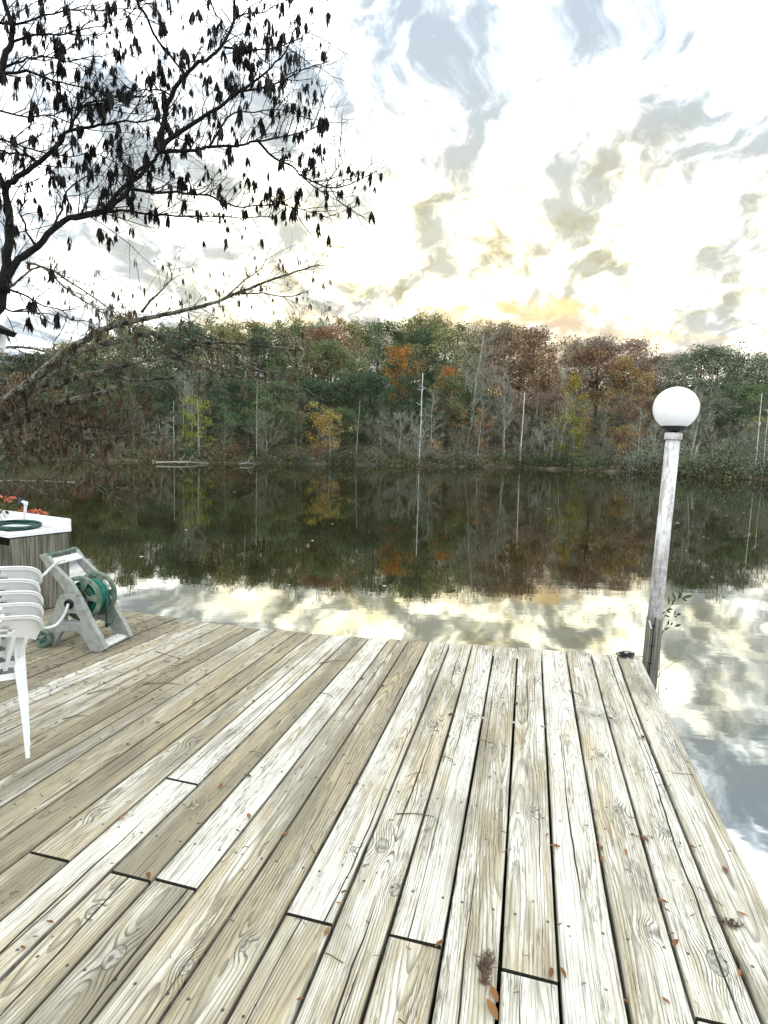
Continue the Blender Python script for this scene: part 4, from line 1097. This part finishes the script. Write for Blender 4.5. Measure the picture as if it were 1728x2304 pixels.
# ------------------------------------------------------------------ far-shore trees: prototypes
rt = random.Random(5)
def rvt(s): return Vector((rt.gauss(0, s), rt.gauss(0, s), rt.gauss(0, s)))
def leafcard(mb, p, s):
    n = rvt(1).normalized(); a = n.orthogonal().normalized(); b2 = n.cross(a); q = rt.uniform(0, 6.28); a, b2 = a*cos(q)+b2*sin(q), b2*cos(q)-a*sin(q)
    mb.quad(p-a*s, p-b2*s*.55, p+a*s, p+b2*s*.55); mb.at['tint'] += [rt.random()]*4
def proto_leafy(H, R, n_l, dens, lowf=.35, leaf=.2, name='t', spread=1.0):
    tr = MB(); cr = MB(); cr.at = {'tint': []}
    tp = [Vector((0, 0, 0))]; lean = Vector((rt.gauss(0, .02), rt.gauss(0, .02), 1))
    for i in range(1, 8): tp.append(tp[-1]+(lean+rvt(.04))*H*.9/7)
    tr.tube(tp, [.016*H*(1-.85*i/7)+.02 for i in range(8)], 6, False)
    blobs = []
    for i in range(n_l):
        f = lowf+(1-lowf)*(i+rt.random())/n_l; p, _d = lerp_path(tp, min(f, .99)); a = i*2.4+rt.uniform(-.5, .5)
        prof = sin(pi*min(1, (f-lowf)/(1-lowf)*.75+.25))**.7
        L = R*prof*rt.uniform(.55, 1.1)*spread; d = Vector((cos(a), sin(a), rt.uniform(.25, .8)))
        e = p+d*L; m1 = p.lerp(e, .5)+rvt(.15); tr.tube([p, m1, e], [.0045*H*(1-f*.5), .003*H*(1-f*.5), .02], 4, False)
        for q in range(3):
            c = p.lerp(e, .45+.3*q)+rvt(.35); blobs.append((c, rt.uniform(.55, 1.15)*R*.30))
    for c, r in blobs:
        k = int(dens*r*r)
        for _ in range(k):
            v_ = rvt(1).normalized(); rr2 = r*(rt.random()**.35)
            leafcard(cr, c+Vector((v_.x*rr2, v_.y*rr2, v_.z*rr2*.75)), leaf*rt.uniform(.5, 1.2))
    return tr, cr
def proto_bare(H, spread, lvl=3, nb=14, lowf=.25, up=.7):
    tr = MB()
    def br(p, d, L, r, l):
        n = 4; pts = [p]
        for i in range(n): d = (d+rvt(.13)+Vector((0, 0, .07))).normalized(); pts.append(pts[-1]+d*L/n)
        tr.tube(pts, [max(.008, r*(1-.75*i/n)) for i in range(n+1)], 3, False, False)
        if l:
            for i in range(1, n+1):
                for s in range(2 if l > 1 else 3):
                    a = rvt(1); a = (a-d*a.dot(d)).normalized(); br(pts[i], (d*.9+a*.7).normalized(), L*rt.uniform(.35, .6), r*.5, l-1)
    tp = [Vector((0, 0, 0))]; lean = Vector((rt.gauss(0, .05), rt.gauss(0, .05), 1))
    for i in range(1, 9): tp.append(tp[-1]+(lean+rvt(.05)).normalized()*H*.93/8)
    tr.tube(tp, [.011*H*(1-.85*i/8)+.015 for i in range(9)], 6, False)
    for i in range(nb):
        f = lowf+(1-lowf)*(i+.5)/nb; p, d = lerp_path(tp, f); a = i*2.4+rt.uniform(-.6, .6)
        br(p, Vector((cos(a), sin(a), up)).normalized(), spread*(1.15-f*.8)*rt.uniform(.6, 1.1), .0045*H*(1.2-f), lvl-1)
    return tr
def proto_shrub(R, n):
    tr = MB(); cr = MB(); cr.at = {'tint': []}
    for i in range(7):
        a = rt.uniform(0, 6.28); e = Vector((cos(a)*R*.7, sin(a)*R*.7, R*rt.uniform(.8, 1.5))); tr.tube([Vector((0, 0, -.2)), e*.5+rvt(.1), e], [.04, .03, .015], 3, False)
        for _ in range(n//7): leafcard(cr, e*rt.uniform(.25, 1.05)+rvt(R*.30), rt.uniform(.035, .095))
    return tr, cr
def proto_conifer(H, R):
    tr = MB(); cr = MB(); cr.at = {'tint': []}; tr.tube([Vector((0, 0, H*i/6)) for i in range(7)], [.014*H*(1-.9*i/6)+.02 for i in range(7)], 6, False)
    for i in range(46):
        f = .45+.54*i/46; a = i*2.4; L = R*(1.1-(f-.45)*1.5)*rt.uniform(.6, 1.15); p = Vector((0, 0, H*f)); d = Vector((cos(a), sin(a), .12)); e = p+d*L
        tr.tube([p, e], [.04, .012], 3, False)
        for _ in range(int(26*L/R+6)): q = p.lerp(e, rt.uniform(.35, 1.05)); leafcard(cr, q+Vector((rt.gauss(0, .35), rt.gauss(0, .35), rt.gauss(0, .14))), rt.uniform(.10, .24))
    return tr, cr
def snag(H, r, brn):
    tr = MB(); tp = [Vector((0, 0, -.5))]
    for i in range(1, 9): tp.append(tp[-1]+(Vector((0, 0, 1))+rvt(.012)).normalized()*(H+.5)/8)
    tr.tube(tp, [r*(1-.55*i/8) for i in range(9)], 8)
    for i in range(brn):
        p, d = lerp_path(tp, rt.uniform(.3, .95)); a = rt.uniform(0, 6.28); e = p+Vector((cos(a), sin(a), rt.uniform(.2, 1.0)))*rt.uniform(.3, 1.1)
        tr.tube([p, p.lerp(e, .5)+rvt(.12), e], [.05, .035, .012], 4)
    return tr
PROT = {}
HID = []
def make_proto(key, name, tr, cr, bark_):
    root = bpy.data.objects.new(name, None); kids = [('trunk', tr.build('trunk', M[bark_]))]
    if cr: kids.append(('crown', cr.build('crown', M['foliage'])))
    PROT[key] = (name, kids); HID.extend(k[1] for k in kids)
HP = 18.0
for i in range(5): make_proto('leafy%d' % i, 'broadleaf_tree', *proto_leafy(HP, 4.2+.55*i, 13+2*i, 50, .28, .20), 'bark_brown')
for i in range(3): make_proto('thin%d' % i, 'broadleaf_tree', *proto_leafy(HP, 4.0, 14, 27, .22, .17), 'bark_pale')
for i in range(2): make_proto('small%d' % i, 'young_tree', *proto_leafy(8.0, 2.3, 13, 95, .12, .13), 'bark_pale')
for i in range(4): make_proto('bare%d' % i, 'bare_tree', proto_bare(15.0, 4.2, 3, 15), None, 'bark_pale')
for i in range(2): make_proto('barelow%d' % i, 'bare_tree', proto_bare(6.5, 3.4, 3, 12, .05, .5), None, 'bark_pale')
for i in range(3): make_proto('shrub%d' % i, 'shrub', *proto_shrub(1.5, 800), 'bark_brown')
make_proto('pine', 'pine_tree', *proto_conifer(18.0, 4.6), 'bark_brown')
COLS = {'olive': (.185, .180, .080), 'dark green': (.068, .098, .055), 'green': (.115, .150, .068), 'rust-brown': (.215, .140, .085), 'orange': (.38, .17, .045), 'yellow': (.27, .20, .040),
        'yellow-green': (.20, .21, .035), 'pinkish-brown': (.235, .180, .135), 'grey-green': (.165, .180, .125), 'golden-brown': (.28, .195, .08), 'white': (.5, .5, .5), 'grey': (.3, .3, .3)}
def interp(tab, x):
    if x <= tab[0][0]: return tab[0][1]
    for (a, b2), (c, d) in zip(tab, tab[1:]):
        if a <= x <= c: return b2+(d-b2)*(x-a)/(c-a)
    return tab[-1][1]
TOP = [(-900, 780), (-200, 830), (0, 805), (60, 790), (110, 770), (180, 765), (240, 740), (280, 700), (330, 725), (400, 715), (450, 712), (510, 693), (570, 712), (640, 705), (700, 705), (760, 693), (800, 712), (850, 706), (900, 712), (940, 700), (985, 698), (1050, 716), (1110, 722), (1160, 735), (1210, 742), (1245, 765), (1290, 752), (1350, 750), (1400, 755), (1450, 778), (1500, 788), (1545, 775), (1600, 770), (1650, 785), (1690, 800), (1740, 860), (1900, 880), (2700, 930)]
HREF = {'leafy': 18.0, 'thin': 18.0, 'small': 8.0, 'bare': 15.0, 'barelow': 6.5, 'shrub': 2.2, 'pine': 18.0}
def zone(px):
    for lim, q in ((-300, 'far beyond left edge'), (0, 'beyond left edge'), (60, 'far left behind limbs'), (200, 'left behind thick limbs'), (330, 'left behind limb tips'), (430, 'left of yellow-green sapling'), (520, 'right of yellow-green sapling'), (610, 'left of thin whitish trunk'), (700, 'right of thin whitish trunk'),
                   (800, 'above orange-brown sapling'), (880, 'just left of branching snag'), (943, 'at branching snag'), (1010, 'just right of branching snag'), (1090, 'midway between snags'), (1170, 'just left of plain snag'), (1230, 'just right of plain snag'), (1320, 'above pale sapling'), (1400, 'left of lamp globe'),
                   (1500, 'behind lamp globe'), (1600, 'just right of lamp globe'), (1728, 'right edge of photo'), (1950, 'beyond right edge'), (9999, 'far beyond right edge')):
        if px < lim: return q
nT = 0
LBL = {}
def put(key, px, off, toppx=None, H=None, colr=None, label=None, wid=1.0, basepx=None, leanx=0, group='trees on the far shore'):
    """stand a tree behind the shoreline at the azimuth of px, off metres back, its top reaching height toppx"""
    global nT
    d = ray(px, 1040); a = atan2(d.x, d.y); r = shore_r(a)+off; x, y = sin(a)*r, cos(a)*r; z = gz(x, y)
    if toppx is not None:
        d2 = ray(px, toppx); H = EYE+d2.z*(r/hypot(d2.x, d2.y))-z
    H = max(H, .8); name, kids = PROT[key]; h0 = HREF[key.rstrip('0123456789')]; s = H/h0/.985
    root = bpy.data.objects.new(name, None); COL.objects.link(root); root.location = (x, y, z-.15)
    sw = s*wid if key.startswith(('bare', 'small', 'shrub')) else (s**.5)*wid
    if key.startswith('shrub'): sw = s*wid
    root.scale = (sw, sw, s); root.rotation_euler = (leanx*.5, leanx, rt.uniform(0, 6.28))
    c = COLS[colr] if colr else (.1, .1, .1); jit = rt.uniform(.85, 1.18)
    for nm, ob in kids:
        k = ob.copy(); COL.objects.link(k); k.parent = root; k.name = nm
        k.color = (min(1, c[0]*jit*rt.uniform(.93, 1.07)), min(1, c[1]*jit), min(1, c[2]*jit), 1)
    cat = 'shrub' if key.startswith('shrub') else 'tree'
    tag(root, label or 'tree', cat, group); nT += 1; LBL.setdefault(label, []).append((px, root))
    return root
ZC = [(-900, ['olive', 'rust-brown', 'dark green']), (250, ['olive', 'green', 'dark green']), (620, ['olive', 'rust-brown', 'golden-brown', 'green']), (790, ['green', 'dark green', 'olive', 'green']),
      (960, ['olive', 'grey-green', 'green', 'golden-brown']), (1060, ['rust-brown', 'pinkish-brown', 'rust-brown', 'olive']), (1240, ['olive', 'grey-green', 'golden-brown']), (1330, ['rust-brown', 'golden-brown', 'olive', 'pinkish-brown']), (1480, ['dark green', 'green', 'grey-green']), (1690, ['olive', 'grey-green', 'pinkish-brown'])]
def zcol(px, dark_=False):
    c = ZC[0][1]
    for a, l in ZC:
        if px >= a: c = l
    if dark_ and px < 1000 and rt.random() < .6: return 'dark green'
    return rt.choice(c)
def sh(px): return interp(SHORE, px)
for row, (off, f0, step, jf) in enumerate([(44, 0.0, 44, .03), (34, .07, 48, .05), (24, .20, 46, .07), (15, .36, 44, .08), (8, .56, 46, .08)]):
    px = -800+row*17
    while px < 2500:
        inner = 0 < px < 1728
        T = interp(TOP, px); S_ = sh(px); tp = T+(S_-T)*(f0+rt.uniform(-jf*.3, jf))+rt.uniform(-5, 8)
        key = 'leafy%d' % rt.randrange(5)
        if rt.random() < (.5 if px > 1000 else .3)*(1 if row else .5): key = 'thin%d' % rt.randrange(3)
        if row >= 2 and px > 1200 and rt.random() < .30: key = 'bare%d' % rt.randrange(4)
        if row == 4 and rt.random() < .35: key = 'bare%d' % rt.randrange(4)
        col_ = zcol(px, row >= 3) if not key.startswith('bare') else 'grey'
        where = ['on skyline', 'just below skyline', 'halfway up wood', 'in lower wood', 'close to bank'][row]
        lab = ('bare grey-branched tree ' if key.startswith('bare') else ('thin-leaved ' if key.startswith('thin') else 'full ')+col_+' tree ')+where+', '+zone(px)
        put(key, px, off+rt.uniform(-4, 4), tp, colr=col_, label=lab, wid=rt.uniform(.65, 1.25)*(1.1 if row < 2 else 1.0))
        px += step*rt.uniform(.75, 1.25)*(1 if inner else 1.7)
for i in range(56):                                    # understory up the slope
    px = -30+i*32+rt.uniform(-12, 12); put('small%d' % rt.randrange(2), px, rt.uniform(14, 50), H=rt.uniform(6, 9), colr=rt.choice(('dark green', 'olive', 'dark green', 'rust-brown')), label='low understory tree deep in wood, '+zone(px), wid=1.8, group='understory trees in the wood')
# front row: pale bare trees and small things at the bank
px = -200
while px < 1900:
    S_ = sh(px); T = interp(TOP, px); dens = .72 if px > 900 else .40
    if rt.random() < dens:
        low = rt.random() < .45; key = ('barelow%d' % rt.randrange(2)) if low else 'bare%d' % rt.randrange(4)
        tp = S_-(S_-T)*(rt.uniform(.22, .38) if low else rt.uniform(.42, .75))
        put(key, px, rt.uniform(.8, 5), tp, colr='grey', label=('low spreading bare grey tree at water, ' if low else 'tall bare pale tree near water, ')+zone(px), wid=rt.uniform(.8, 1.2), leanx=rt.uniform(-.08, .08), group='bare trees along the bank')
    px += rt.uniform(20, 42)
# trees one can name
put('small0', 448, 1.5, 886, colr='yellow-green', label='bright yellow-green young tree at the water left of centre', wid=1.0)
put('small1', 420, 2.5, 945, colr='yellow-green', label='lower yellow-green sapling beside the bright one', wid=1.0)
put('small1', 508, 3, 895, colr='green', label='fresh green young tree right of the yellow-green one', wid=.8)
put('small0', 742, 1.5, 925, colr='golden-brown', label='orange-brown small tree at the water left of the white snag', wid=1.2)
put('small1', 715, 4, 890, colr='yellow', label='dull yellow small tree behind the orange-brown one', wid=1.1)
put('leafy1', 893, 22, 762, colr='orange', label='bright orange tree high in the wood above the white snag', wid=.62)
put('leafy2', 1000, 16, 806, colr='orange', label='orange-red tree crown between the snags', wid=.6)
put('leafy3', 1190, 30, 738, colr='rust-brown', label='broad rust-brown tree above the plain white snag', wid=1.2)
put('leafy0', 1275, 5, 830, colr='yellow', label='yellow tree halfway up, left of the globe lamp', wid=.7)
put('small0', 1290, 3, 930, colr='yellow-green', label='pale yellow-green young tree at the water left of the lamp', wid=1.2)
put('small1', 1265, 5, 900, colr='olive', label='olive young tree under the yellow one', wid=1.2)
put('small1', 1082, 6, 905, colr='orange', label='small orange tree between the two snags', wid=.7)
put('small0', 980, 2, 985, colr='golden-brown', label='low golden shrubby tree right of the branching snag', wid=1.5)
put('small0', 1020, 2, 1000, colr='olive', label='low olive shrubby tree in front of the bank', wid=1.8)
put('pine', 1640, 26, 768, colr='dark green', label='dark pine standing clear at the right end of the skyline', wid=1.0)
put('pine', 1560, 36, 775, colr='dark green', label='dark pine on the skyline right of the lamp globe', wid=1.1)
put('pine', 288, 40, 690, colr='dark green', label='dark conifer top poking above the left skyline', wid=.8)
put('bare0', 1047, 10, 722, colr='grey', label='tall wide bare grey tree reaching almost to the skyline', wid=1.1)
put('bare2', 655, 46, 680, colr='grey', label='bare pale treetop showing above the skyline left of centre', wid=1.0)
put('bare1', 720, 46, 678, colr='grey', label='bare pale treetop above the skyline, right one of two', wid=1.0)
put('barelow0', 862, .6, 925, colr='grey', label='whitish bare thicket at the water left of the snag', wid=1.1)
put('barelow1', 600, .8, 925, colr='grey', label='whitish bare thicket at the water beyond the limb tips', wid=.9)
for pxs, tp, lab, r_, nb2, lean in ((943, 840, 'tall white dead snag with short side branches', .105, 10, .015), (1170, 882, 'plain white dead snag without branches', .125, 0, .02),
    (577, 850, 'thin whitish trunk beyond the arching limbs', .07, 3, 0), (392, 905, 'slim pale trunk at the water on the left', .07, 3, .0), (1560, 1000, 'short pale leaning stump-like trunk at the right bank', .35, 0, .10),
    (1700, 885, 'slender white birch trunk at the right edge', .06, 4, .0), (1718, 920, 'second slender white birch trunk at the right edge', .05, 3, 0), (1240, 900, 'thin brown upright trunk right of the plain snag', .09, 4, 0), (800, 900, 'slender grey trunk left of centre', .06, 5, .05)):
    d = ray(pxs, 1040); a = atan2(d.x, d.y); r = shore_r(a)+.8; x, y = sin(a)*r, cos(a)*r; z = gz(x, y); d2 = ray(pxs+4, tp); H = EYE+d2.z*(r/hypot(d2.x, d2.y))-z
    o = snag(H, r_, nb2).build('dead_tree', M['bark_white' if 'white' in lab else 'bark_pale']); o.location = (x, y, z); o.rotation_euler = (0, lean, 0); tag(o, lab, 'tree', 'dead trunks along the bank')
# shrubs on the bank
px = -150
while px < 1860:
    big = px > 1380
    c_ = rt.choice(['green', 'grey-green', 'grey-green', 'dark green'] if px > 1300 else ['dark green', 'olive', 'grey-green', 'green', 'rust-brown', 'dark green'])
    put('shrub%d' % rt.randrange(3), px, rt.uniform(-.2, 3.5), H=rt.uniform(1.4, 2.6)*(1.6 if big else 1), colr=c_, label='low '+c_+' shrub on bank, '+zone(px), wid=rt.uniform(1.0, 1.7), group='shrubs along the bank')
    px += rt.uniform(16, 30)
# undergrowth: uncountable low cover on the bank
ug = MB(); ug.at = {'tint': []}
for i in range(15000):
    a = rt.uniform(-.85, .85); r = shore_r(a)+rt.uniform(-.1, 1)**1*(2.5 if i % 2 else 26); x, y = sin(a)*r, cos(a)*r
    leafcard(ug, Vector((x, y, gz(x, y)+abs(rt.gauss(0, .35)))), rt.uniform(.10, .30))
tag(ug.build('undergrowth', M['undergrowth']), 'low brown and green ground cover under the trees of the far bank', 'undergrowth', kind='stuff')
# driftwood at the left shore
for i, (p0, p1, r_) in enumerate((((352, 1030), (470, 1038), .10), ((400, 1028), (455, 1040), .06), ((540, 1030), (575, 1041), .06))):
    a_, b_ = U(*p0, WATER+.15), U(*p1, WATER+.1); a_ = U(p0[0], sh(p0[0])+1, WATER+.2); b_ = U(p1[0], sh(p1[0])+1.5, WATER+.06)
    mb = MB(); mb.tube([a_-a_, (b_-a_)*.5+Vector((0, 0, .15)), b_-a_], [r_, r_*.8, r_*.4], 6); mb.tube([(b_-a_)*.4, (b_-a_)*.45+Vector((.5, -.2, .9))], [r_*.5, .02], 5)
    o = mb.build('driftwood', M['limb_dead']); o.location = a_; tag(o, ['long pale fallen trunk lying at the left waterline', 'shorter pale branch crossing the fallen trunk', 'small pale fallen branch at the waterline left of centre'][i], 'driftwood')
for k in HID:
    me = k.data; bpy.data.objects.remove(k)
# pale leaves floating on the lake
for i in range(22):
    a, b2 = rt.choice([(rt.uniform(180, 1700), rt.uniform(1090, 1330)), (rt.uniform(1500, 1728), rt.uniform(1080, 1300))])
    if i < 6: a, b2 = [(416, 1192), (700, 1216), (1628, 1128), (1580, 1208), (1630, 1160), (313, 1252)][i]
    c = U(a, b2, WATER+.006); s = rt.uniform(.018, .035)*(1 if b2 > 1180 else 1.7)
    mb = MB(); mb.at = {'tint': []}; leafq(mb, Vector((0, 0, 0)), Vector((1, rt.uniform(-.6, .6), 0)), s*2.4, s*1.3, Vector((0, 0, 1)), rt.random())
    o = mb.build('floating_leaf', M['speck']); o.location = c; o.location.z = WATER+.012
    tag(o, 'pale leaf floating '+('far out' if b2 < 1130 else 'well out' if b2 < 1180 else 'midway' if b2 < 1210 else 'nearer' if b2 < 1250 else 'close in')+' on the lake, '+('below the arching limbs' if a < 400 else 'left of branching snag reflection' if a < 930 else 'between the two snag reflections' if a < 1160 else 'left of the lamp post' if a < 1440 else 'right of the lamp post'), 'leaf', 'pale leaves floating on the lake')
bpy.context.view_layer.update()
same = {}
for o in bpy.data.objects:
    if o.parent is None and o.get('label') and o.get('group'): same.setdefault(o['label'], []).append(o)
for lab, l in same.items():
    nm = {2: ('left one', 'right one'), 3: ('left one', 'middle one', 'right one'), 4: ('leftmost', 'second from left', 'second from right', 'rightmost'), 5: ('leftmost', 'second from left', 'middle one', 'second from right', 'rightmost')}.get(len(l))
    if nm and len(lab.split()) <= 13:
        for o, t_ in zip(sorted(l, key=lambda q: proj(q.location)[0]), nm): o['label'] = lab+', '+t_
print('trees', nT, 'objects', len(bpy.data.objects), 'verts', sum(len(m_.vertices) for m_ in bpy.data.meshes))
